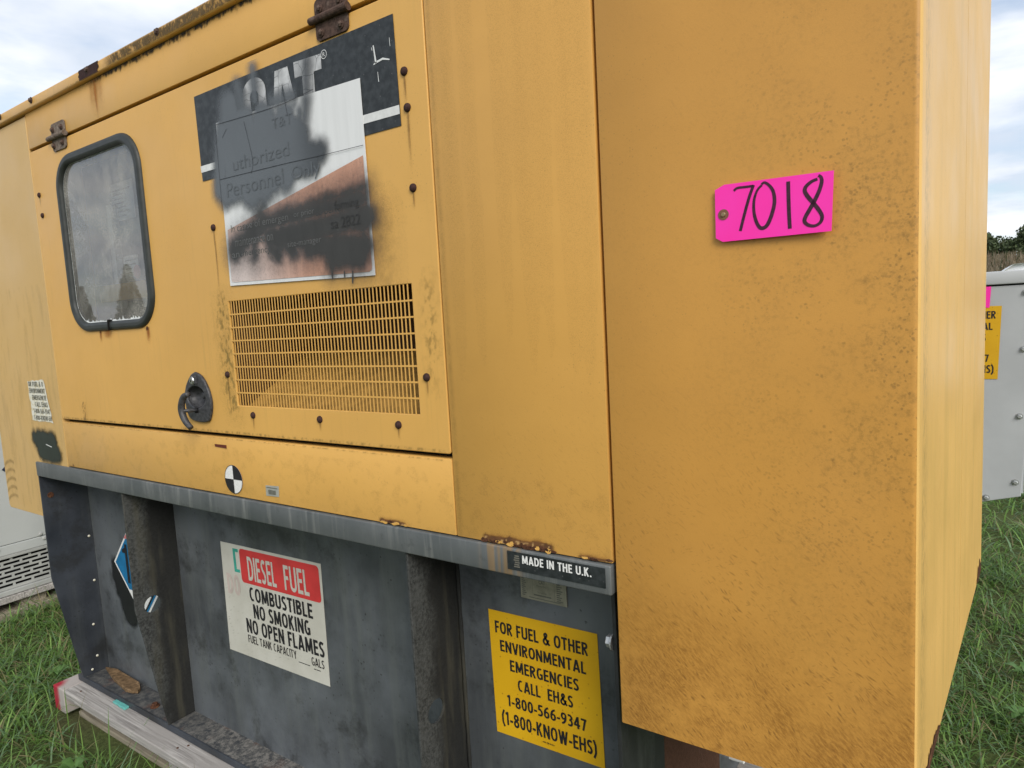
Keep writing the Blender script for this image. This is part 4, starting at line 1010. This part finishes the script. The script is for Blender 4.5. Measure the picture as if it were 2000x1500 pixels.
P('green_bracket', tl(join(gbox(-.900, -.888, y1, y1+.0002, -.744, -.668), gbox(-.888, -.872, y1, y1+.0002, -.678, -.668), gbox(-.888, -.872, y1, y1+.0002, -.744, -.734))), 'green_print', dz)
P('ghost_lettering', tl(ltext('DO', -.948, -.880, -.822, -.754, y1, .2)), 'pink_ghost', dz)

# yellow phone sign
ys_ = sign('phone_sign', [(.0893, -.661), (.0945, -.9575), (.3720, -.952), (.3665, -.657)], 'sign_yellow', TY-.0016, 'bright yellow sign with bold black emergency phone lines')
T6 = [('FOR FUEL & OTHER', .1075, .3450, -.7115, -.6830), ('ENVIRONMENTAL', .1185, .3380, -.7535, -.7265), ('EMERGENCIES', .1425, .3185, -.7960, -.7690), ('CALL  EH&S', .161, .302, -.8385, -.8115), ('1-800-566-9347', .1285, .332, -.8825, -.8555), ('(1-800-KNOW-EHS)', .1105, .3535, -.9305, -.8985)]
def tl2(g):
    c, s = math.cos(math.radians(.6)), math.sin(math.radians(.6)); ox, oz = .23, -.81
    return [(ox+(x-ox)*c-(z-oz)*s, y, oz+(x-ox)*s+(z-oz)*c) for x, y, z in g[0]], g[1]
P('sign_lettering', tl2(join(*[ltext(s, a, b, c, d, y1, .165) for s, a, b, c, d in T6], gtext('at&t Mobility', .2185, .2495, -.9435, -.9385, y1, .01))), 'black_print', ys_)

# diamond hazard sticker on tank behind rib
cx, cz, hd = -1.511, -.848, .187
dm = lambda h, y: gpoly([(cx-h, cz), (cx, cz-h*1.1), (cx+h, cz), (cx, cz+h*1.1)], y)
di = P('hazard_diamond', dm(hd, TY-.0012), 'white_print', label='blue hazard diamond half hidden behind a tank rib')
P('diamond_field', dm(hd-.012, TY-.0019), 'blue_print', di)
P('diamond_flame_field', gpoly([(-1.60, -.755), (-1.522, -.755), (-1.444, -.755), (-1.522, -.69)], TY-.0026) if False else gpoly([(-1.600, -.742), (-1.444, -.742), (-1.522, -.669)], TY-.0026), 'salmon_print', di)
P('diamond_foot', gpoly([(-1.604, -.940), (-1.522, -1.031), (-1.440, -.940)], TY-.0026), 'white_print', di)
P('diamond_numeral', join(gpoly([(-1.602, -.915), (-1.585, -.915), (-1.585, -.765), (-1.602, -.765)], TY-.0032), gpoly([(-1.622, -.800), (-1.602, -.800), (-1.602, -.778), (-1.622, -.788)], TY-.0032)), 'black_print', di)
P('diamond_rule', stroke([(cx, cz-.174), (cx+.158, cz)], .007, TY-.0033), 'black_print', di)
small_film('spray_paint', -1.73, -1.50, -1.10, -.80, TY-.0006, [((-1.665,-.90),(-1.615,-1.03),.050),((-1.690,-.87),(-1.675,-.96),.026)], (.012, .013, .013), G, 'black sprayed streak beside the hazard diamond', .022)

# --- grime: mildew, rust tears and rain marks as a thin film on the door side
def grime(X, Z):
    A = np.zeros_like(X); C = np.zeros(X.shape+(3,))
    def lay(a, col):
        nonlocal A, C
        a = np.clip(a, 0, 1)[..., None]; A2 = A[..., None]; na = a+A2*(1-a)
        C = np.where(na > 1e-4, (np.array(col)*a+C*A2*(1-a))/np.maximum(na, 1e-4), C); A = na[..., 0]
    n1 = fbm(X*60, Z*60); n2 = fbm(X*150+3, Z*90)
    def streak(x, z0, length, w, amt, col, wob=.004):
        xx = X-x-wob*(fbm(Z*14+x*50, Z*0+x)-.5)*2
        a = np.exp(-(xx/w)**2)*(Z < z0)*(1-sstep(z0-Z, length*.25, length))*amt
        lay(a*(.5+.8*n1), col)
    RU = (.36, .15, .03); OL = (.20, .16, .045); DK = (.10, .075, .03)
    streak(-1.110, .752, .125, .004, 1.0, (.42, .15, .02)); streak(-1.110, .752, .11, .016, .6, RU); streak(-1.135, .752, .09, .010, .35, RU); streak(-1.08, .752, .10, .014, .3, RU)
    for x, z, l in ((.084, .477, .06), (.086, .409, .12), (.087, .257, .04), (-1.555, .481, .035), (-.591, .261, .19), (-.592, -.113, .10), (-.499, -.216, .04), (-.246, -.216, .025), (.002, -.217, .03), (.089, -.116, .04)):
        streak(x, z, l, .0022, .75, (.20, .11, .035), .002)
    # dark fringe under the roof trim
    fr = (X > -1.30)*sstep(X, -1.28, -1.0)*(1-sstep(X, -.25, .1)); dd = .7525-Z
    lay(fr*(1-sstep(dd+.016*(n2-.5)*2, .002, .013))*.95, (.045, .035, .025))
    # lichen down the left of the grille and beside it on the right
    m = np.exp(-((X+.585-.02*(Z < -.15)*(Z+.15)*-6)/.028)**2)*sstep(Z, -.26, -.16)*(1-sstep(Z, .06, .13)); lay(m*sstep(n2, .50, .66)*.55, OL); lay(m*.22*n1, OL)
    m = np.exp(-((X-.108)/.016)**2)*sstep(Z, -.17, -.05)*(1-sstep(Z, .04, .12)); lay(m*sstep(n2, .48, .68)*.38, OL)
    m = np.exp(-((X+.002)/.035)**2)*sstep(Z, .0, .1)*(1-sstep(Z, .2, .3)); lay(m*.30*n1, (.16, .13, .06))
    # rust weeping from the window gasket
    for x, l, w in ((-.962, .05, .008), (-1.245, .04, .006), (-1.20, .03, .02)): streak(x, .027, l, w, .85, (.33, .11, .02))
    lay((np.hypot((X+.964)/.008, (Z-.024)/.006) < 1)*.9, (.06, .02, .01)); lay((np.hypot((X+1.245)/.005, (Z-.022)/.004) < 1)*.8, (.10, .03, .01))
    # soft stains over the hinges line and low on the panel
    lay(sstep(n1, .55, .75)*(Z < -.30)*.05, DK)
    lay(np.exp(-((X+1.42)/.012)**2)*(Z < -.20)*(Z > -.265)*sstep(n2, .45, .6)*.5, (.22, .13, .05))
    lay((X < X1)*(np.abs(Z+.268) < .012)*sstep(n2, .45, .7)*.35, DK)
    # post panel: rain marks and the pale scrape near its top
    for x, a in ((.185, .28), (.235, .2), (.30, .16), (.345, .22), (.385, .18), (.43, .25), (.46, .3)):
        xx = X-x-.006*(fbm(Z*4+x*90, Z*0)-.5)*2
        lay(np.exp(-(xx/.014)**2)*(X > X1)*sstep(Z, -.25, .4)*a*.22*(.3+fbm(X*90, Z*5)), (.23, .17, .05))
    lay(np.exp(-((X-.152)/.004)**2)*(X > X1)*.25*n1, DK)
    for x0_, x1_, hh in ((.205, .372, .016), (-.080, .006, .008), (.415, .482, .006), (-1.56, -1.54, .006)):
        e = sstep(X, x0_, x0_+.012)*(1-sstep(X, x1_-.012, x1_)); top = -.431+hh*(.25+1.2*fbm(X*45, Z*0+3))
        lay(e*(1-sstep(Z-top, -.002, .0015))*.95, (.075, .033, .018)); lay(e*(1-sstep(Z-top, .0, .007))*.5*n1, (.34, .15, .04))
        lay(e*(1-sstep(Z-top+.004, -.002, .0015))*(n2 > .55)*.8, (.62, .38, .15))
    # open seams stay clean
    seam = (np.abs(Z-.6345) < .007)|(np.abs(Z+.2707) < .007)|(np.abs(X-X1) < .003)|(np.abs(X-X0) < .003)
    hole = (X > gx0-.002)&(X < gx1+.002)&(Z > gz0-.002)&(Z < gz1+.002)
    win = (X > -1.412)&(X < -.906)&(Z > .031)&(Z < .573)
    A = np.where(seam|hole|win, 0, A*.92)
    return np.concatenate([C, A[..., None]], -1)
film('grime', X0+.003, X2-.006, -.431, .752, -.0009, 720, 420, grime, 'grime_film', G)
def trimgrime(X, Z):
    n = fbm(X*70, Z*70, 5); n2 = fbm(X*300, Z*150)
    e = sstep(X, -1.03, -.95)*(1-sstep(X, -.1, .15))
    a = e*(.25+.75*sstep(n*.5+n2*.5, .34, .52))*(1-.45*sstep(Z, .774, .782))*.85
    a = np.maximum(a, sstep(X, -1.30, -1.17)*(X < -1.16)*(Z < .758)*sstep(n2, .45, .6)*.8)
    a = a*(1-.7*sstep(fbm(X*80+5, Z*60), .60, .72))
    c = np.array([.115, .075, .030])*(.5+1.0*n2[..., None])
    return np.concatenate([c, a[..., None]], -1)
film('grime', XL, .5, .7560, .7810, -.0152, 900, 22, trimgrime, 'grime_film', roof)
def leftgrime(X, Z):
    A = np.zeros_like(X); n = fbm(X*50, Z*50)
    for k in range(5):
        zc = -.470-.034*k; xx = (X+2.115)/.05
        A = np.maximum(A, (np.abs(xx) < 1)*(1-sstep(np.abs(Z-zc-.012*xx-.014*(1-xx*xx)), .003, .010))*.30*(.4+n))
    A = np.maximum(A, sstep(fbm(X*70, Z*9), .55, .75)*.08*(Z < .2))
    return np.concatenate([np.ones(X.shape+(1,))*np.array([.22, .15, .045]), A[..., None]], -1)
film('grime', XL+.004, X0-.01, -.43, .70, -.0009, 110, 160, leftgrime, 'grime_film', leftp)
film('grime', XL+.006, -1.86, -.63, -.432, -.0009, 80, 60, leftgrime, 'grime_film', leftp)
# pale scrape near the top of the post panel
P('scrape', join(stroke([(.478, .712), (.4787, .700), (.4785, .685), (.4795, .672)], [.003, .0045, .003, .004], -.0012), stroke([(.4800, .668), (.4815, .661)], [.006, .009], -.0012)), 'paper_white', post)

# ------------------------------------------------------------------ pink number tag
T = thing('lot_tag', 'bright pink card tag marked 7018, held by its eyelet on the yellow sheet', 'tag', (.756, -.005, E+.13))
ty = -.0048
tq = [(.6765, .169), (.690, .1748), (.8355, .1708), (.8325, .0918), (.6868, .0932), (.6768, .0995)]
TF = lambda x, z: ty-.022*(x-.6765)-.020*(.175-z)
tv = [(x, TF(x, z), z) for x, z in tq]; tv2 = [(x, y+.0008, z) for x, y, z in tv]
P('card', (tv+tv2, [(5,4,3,2,1,0), (6,7,8,9,10,11)]+[(i, (i+1) % 6, 6+(i+1) % 6, 6+i) for i in range(6)]), 'pink_card', T)
def onTag(g, d=.0004): return [(x, TF(x, z)-d, z) for x, y, z in g[0]], g[1]
# ink strokes
d7 = [(.7040, .1640), (.7090, .1672), (.7200, .1670), (.7315, .1668)]
d7b = [(.7318, .1678), (.7260, .1530), (.7190, .1300), (.7125, .1060)]
d0 = [(.7432, .1660), (.7370, .1600), (.7325, .1480), (.7318, .1320), (.7345, .1180), (.7390, .1085), (.7440, .1062), (.7500, .1100), (.7560, .1230), (.7600, .1400), (.7585, .1545), (.7535, .1635), (.7470, .1690), (.7428, .1672)]
d1 = [(.7782, .1655), (.7786, .1400), (.7792, .1180), (.7800, .1012)]
d8 = [(.8155, .1628), (.8080, .1605), (.8010, .1550), (.7995, .1490), (.8035, .1410), (.8100, .1320), (.8165, .1225), (.8210, .1130), (.8190, .1050), (.8120, .1012), (.8040, .1030), (.7992, .1080), (.8000, .1140), (.8060, .1245), (.8120, .1350), (.8180, .1480), (.8208, .1590), (.8195, .1650), (.8165, .1672)]
P('numerals', onTag(join(stroke(smooth_path(d7, 4), .0034, 0), stroke(smooth_path(d7b, 4), .0042, 0), stroke(smooth_path(d0, 4), [.0033+.0020*max(0, math.sin((i-6)/52*3.14*1.2)) for i in range(len(smooth_path(d0, 4)))], 0), stroke(smooth_path(d1, 4), .0050, 0), stroke(smooth_path(d8, 4), [.0038+.0016*abs(math.sin(i*.09)) for i in range(len(smooth_path(d8, 4)))], 0))), 'marker_ink', T)
ey = P('eyelet', onTag(gpoly(list(reversed(circ(.6885, .1322, .0078, 24))), 0), .0006), 'eyelet_card', T)
part('eyelet_screw', mesh('eyelet_screw', join(glathe([(.0034, 0), (.0034, .0012), (.0026, .0020)], 14), glathe([(.0014, .0020), (.0012, .0023)], 6))), 'brass', T, loc=(.6885, TF(.6885, .1322)-.0008, E+.1322))

# ------------------------------------------------------------------ pallet under the generator
PL = thing('wooden_pallet', 'weathered wooden pallet under the generator with a red painted end', 'pallet', (-.65, .5, 0))
def W_(name, x0, x1, y0, y1, z0, z1, mat='weathered_wood', parent=PL, **k): return part(name, gbox(x0, x1, y0, y1, z0, z1), mat, parent, bev=.004, **k)
zt_ = E-1.338
for y0, y1 in ((-.002, .135), (.30, .43), (.58, .71), (.86, .99)): W_('deck_board', -1.872, .56, y0, y1, zt_-.032, zt_)
for i, x in enumerate((-1.965, -1.16, -.36, .44)):
    s = W_('stringer', x, x+.088, .015 if i else -.002, .985, .022, zt_-.034 if i else zt_-.002, 'weathered_wood' if i else 'red_spray', label=None if i else 'pallet beam with a red sprayed end')
for y0, y1 in ((.035, .15), (.45, .57), (.84, .96)): W_('bottom_board', -1.86, .54, y0, y1, .0, .021, 'pale_wood')
nl = mesh('nail', xform(glathe([(.004, 0), (.0035, .0015)], 8), Matrix.Rotation(math.radians(-90), 4, 'X')))
for x, y in ((-1.12, .03), (-1.10, .055), (-.33, .03), (-1.80, .03)): part('nail', nl, 'rust', PL, loc=(x, y, zt_+.0005))

# bark chip and turquoise scrap lying on the sill
bk = [(-1.838,.140),(-1.78,.124),(-1.717,.112),(-1.65,.100),(-1.582,.094),(-1.545,.098),(-1.527,.110),(-1.540,.126),(-1.580,.143),(-1.664,.150),(-1.764,.149)]
bv = [(x, y, E-1.313+.008*math.sin(i*1.7)**2) for i, (x, y) in enumerate(bk)]; n = len(bv)
bt = [(x, y, z+.010) for x, y, z in bv]
o = part('bark_chip', (bv+bt, [tuple(range(n-1, -1, -1)), tuple(range(n, 2*n))]+[(i, (i+1) % n, n+(i+1) % n, n+i) for i in range(n)]), 'bark_chip')
tag(o, 'curled brown piece of bark lying on the tank sill', 'bark')
o = part('plastic_scrap', join(gbox(-1.600, -1.556, .052, .072, zt_, zt_+.008), gbox(-1.553, -1.508, .050, .068, zt_, zt_+.009)), 'teal_plastic', bev=.002)
tag(o, 'turquoise plastic scrap lying on the front pallet board', 'litter')

# ------------------------------------------------------------------ pale enclosure on its own pallet, far left
B = thing('equipment_cabinet', 'pale grey steel cabinet with a slotted vent at its foot, behind the left end', 'cabinet', (-4.2, .9, .13))
BX = -3.2
P('cabinet_body', gbox(-5.2, BX, -.75, 2.6, -1.058, .35), 'pale_enclosure', B, bev=.004)
P('cabinet_skirt', gbox(-5.2, BX+.003, -.75, 2.6, -1.112, -1.060), 'pale_enclosure', B, bev=.003)
hs = []
for j in range(7):
    z = -1.139-.0232*j
    for i in range(17):
        y = -.46+i*.086+(.043 if j % 2 else 0); hs.append([(y, z-.0064), (y+.074, z-.0064), (y+.074, z+.0064), (y, z+.0064)])
P('vent_panel', plate([(-.74, -1.300), (2.59, -1.300), (2.59, -1.114), (-.74, -1.114)], hs, thick=.006, bevel=.0006, axis='x', at=BX-.010), 'pale_louvre', B)
P('vent_dark', gbox(-5.15, BX-.05, -.70, 2.55, -1.325, -1.12), 'dark_inside', B)
P('vent_rail', join(gbox(BX-.03, BX+.002, -.75, 2.6, -1.131, -1.113), gbox(BX-.03, BX+.006, -.75, 2.6, -1.328, -1.302)), 'pale_louvre', B, bev=.003)
stud = mesh('stud', glathe([(.010, 0), (.010, .004), (.006, .008)], 10))
for y in (.02, .235, .45, .66): 
    for z in (-1.045, -1.074): part('stud', stud, 'pale_louvre', B, loc=(BX+.002, y+(.015 if z < -1.06 else 0), E+z), rot=(0, 0, math.pi/2))
part('cabinet_placard', plate([(.315, -.656), (.415, -.756), (.515, -.656), (.415, -.556)], thick=.003, bevel=.0005, axis='x', at=BX+.003), 'navy_print', B, loc=(0, 0, E), label='dark diamond placard on the pale cabinet')
Q = thing('wooden_pallet', 'grey wooden pallet under the pale cabinet in the long grass', 'pallet', (-4.2, .9, 0))
for i in range(7): x = -5.25+i*.325; part('deck_board', gbox(x, min(x+.2, BX+.012), -.8, 2.62, .098, .128), 'weathered_wood', Q, bev=.003)
part('deck_board', gbox(BX-.16, BX+.018, -.8, 2.62, .096, .129), 'weathered_wood', Q, bev=.003)
for y in (-.75, .33, 1.4, 2.45): part('block', gbox(-5.2, BX-.02, y, y+.12, .03, .095), 'pale_wood', Q, bev=.003)
part('bottom_board', gbox(BX-.14, BX+.012, -.8, 2.62, .0, .045), 'pale_wood', Q, bev=.004)

# ------------------------------------------------------------------ grey generator beyond the right corner
K = thing('generator', 'grey generator enclosure with a pink tag and yellow sign, past the right corner', 'generator', (.2, 2.7, 0))
KY = 2.15
KXR = 1.197
body = [(-1.6, -.86), (1.02, -.842), (1.183, -.796), (KXR, -.55), (KXR, .018), (-1.6, .018)]
def KP(name, g, mat, parent=None, **k): return part(name, lift(g), mat, parent or K, **k)
KP('front_panel', plate(body, thick=.03, bevel=.003, at=KY), 'grey_enclosure')
KP('enclosure_body', gbox(-1.6, KXR-.004, KY+.031, 3.25, -.79, .020), 'grey_enclosure')
autosmooth(KP('lid', gbox(-1.62, KXR+.012, KY-.010, 3.27, .024, .074), 'grey_enclosure', bev=.006), 40)
KP('lid_seam', gbox(-1.59, KXR-.004, KY+.004, 3.24, .017, .026), 'dark_inside')
KP('tank_base', gbox(-1.5, .62, KY+.25, 3.1, -1.42, -.80), 'tank_paint')
for x in (-1.4, -.5, .5): KP('skid', gbox(x, x+.09, KY+.2, 3.15, -1.46, -1.415), 'weathered_wood')
stk = KP('phone_sign', ([(.832, KY-.002, -.052), (.822, KY-.002, -.334), (1.103, KY-.002, -.339), (1.112, KY-.002, -.057)], [(0, 1, 2, 3)]), 'sign_yellow', label='yellow sign with black letters, half hidden by the corner')
def kt(sx, x1, w, z0, z1): return ltext(sx, x1-w, x1, z0, z1, KY-.0028, .165)
KP('sign_lettering', join(kt('FOR FUEL & OTHER', 1.0940, .238, -.1045, -.0755), kt('ENVIRONMENTAL', 1.0845, .220, -.148, -.120), kt('EMERGENCIES', 1.064, .176, -.191, -.163), kt('CALL  EH&S', 1.048, .141, -.233, -.205), kt('1-800-566-9347', 1.0745, .204, -.271, -.243), kt('(1-800-KNOW-EHS)', 1.0900, .243, -.315, -.284)), 'black_print', stk)
KP('asset_tag', ([(.92, KY-.004, .022), (.915, KY-.004, -.056), (1.0735, KY-.004, -.062), (1.078, KY-.004, .018)], [(0, 1, 2, 3)]), 'pink_card', label='edge of a bright pink tag above the yellow sign')
kb = mesh('stud', join(glathe([(.012, 0), (.012, .002)], 16), glathe([(.0085, .002), (.0085, .008), (.006, .010)], 6)))
for x, z in ((1.181, -.224), (1.173, -.482), (1.165, -.741), (1.074, -.811), (.8, -.815), (.5, -.815), (.2, -.82), (1.184, -.01)):
    part('stud', kb, 'zinc', K, loc=(x, KY, E+z))

# ------------------------------------------------------------------ white van parked beyond
Vn = thing('white_van', 'white van roof corner showing above the grey enclosure', 'van', (3.06, 9.6, .03), 0.0)
prof = [(a*.93, b*.925) for a, b in [(-2.25, .45), (-2.28, .9), (-2.2, 1.15), (-2.02, 1.32), (-1.86, 1.60), (-1.80, 1.78), (-1.68, 1.87), (-1.0, 1.915), (.6, 1.90), (1.2, 1.83), (1.75, 1.30), (2.45, 1.12), (2.62, .85), (2.62, .45), (2.1, .40), (-1.8, .40)]]
def van_body():
    v, f = [], []; n = len(prof)
    for yy, s in ((-.92, .0), (-.98, .02), (.78, .02), (.84, .0)):
        for x, z in prof:
            k = max(0, (z-1.1)/.8); yk = yy*(1-.10*k) if yy < 0 else yy*(1-.10*k); v.append((x*(1 if s else .992), yk, z if s else z*.995))
    for j in range(3):
        for i in range(n): f.append((j*n+i, j*n+(i+1) % n, (j+1)*n+(i+1) % n, (j+1)*n+i))
    f += [tuple(range(n-1, -1, -1)), tuple(range(3*n, 4*n))]
    return v, f
part('body', van_body(), 'white_paint', Vn, local=True, smooth=False)
for s, y in (('L', -.885), ('R', .76)):
    for x0, x1 in ((-1.7, -.7), (-.6, .3), (.4, 1.25)):
        yy = y-.035 if y < 0 else y+.0
        part('side_window', gbox(x0*.93, x1*.93, yy-.004, yy+.004, 1.19, 1.57), 'car_glass', Vn, local=True, rot=None)
wh = mesh('wheel', glathe([(.33, -.1), (.34, -.02), (.33, .08), (.21, .10)], 24))
for x in (-1.45, 1.65):
    for y, r_ in ((-.90, 0), (.76, math.pi)):
        o = part('wheel', wh, 'tyre', Vn, local=True, rot=(0, 0, r_)); o.location = (x, y, .34)
part('tail_lamp', gbox(-2.30, -2.2, -.85, -.68, .95, 1.25), 'lamp_glass', Vn, local=True)
part('tail_lamp', gbox(-2.30, -2.2, .55, .72, .95, 1.25), 'lamp_glass', Vn, local=True)

# ------------------------------------------------------------------ broad-leaved weeds in the turf
def weed():
    v, f = [], []
    R = random.Random(4)
    for k in range(7):
        a = k*.9+R.random()*.3; L_ = R.uniform(.05, .085); w = L_*.42
        for (t, ww, z) in ((0, .1, .0), (.3, .8, .03), (.65, 1.0, .045), (1, .05, .035)):
            for s in (-.5, .5):
                x, y = t*L_, s*w*ww; v.append((x*math.cos(a)-y*math.sin(a), x*math.sin(a)+y*math.cos(a), z+abs(s)*.008))
        b = len(v)-8; f.append([(b, b+2, b+3, b+1), (b+2, b+4, b+5, b+3), (b+4, b+6, b+7, b+5)])
    return v, f
wv, wf = weed()
leafm = []
for k in range(7):
    b = 8*k; leafm.append(mesh('leaf', (wv[b:b+8], [tuple(i-b for i in q) for q in wf[k]]), True))
for i, (x, y, s) in enumerate([(1.20, 1.92, 1.3), (1.16, 1.62, 1.0), (1.30, 2.15, 1.1), (1.27, 1.50, 1.4), (1.42, 2.6, 1.2), (-1.42, -.16, 1.2), (-1.52, -.24, 1.0), (-1.25, -.10, .9), (-2.2, .1, 1.0)]):
    t = thing('broadleaf_weed', 'low broad-leaved weed in the grass near the right corner' if x > 0 else 'low broad-leaved weed in the grass in front of the pallet', 'weed', (x, y, .035), i*1.3, 'weeds by the right corner' if x > 0 else 'weeds by the pallet')
    t.scale = (s*.72, s*.72, s*.8)
    for m in leafm: part('leaf', m, 'weed_leaf', t, local=True)
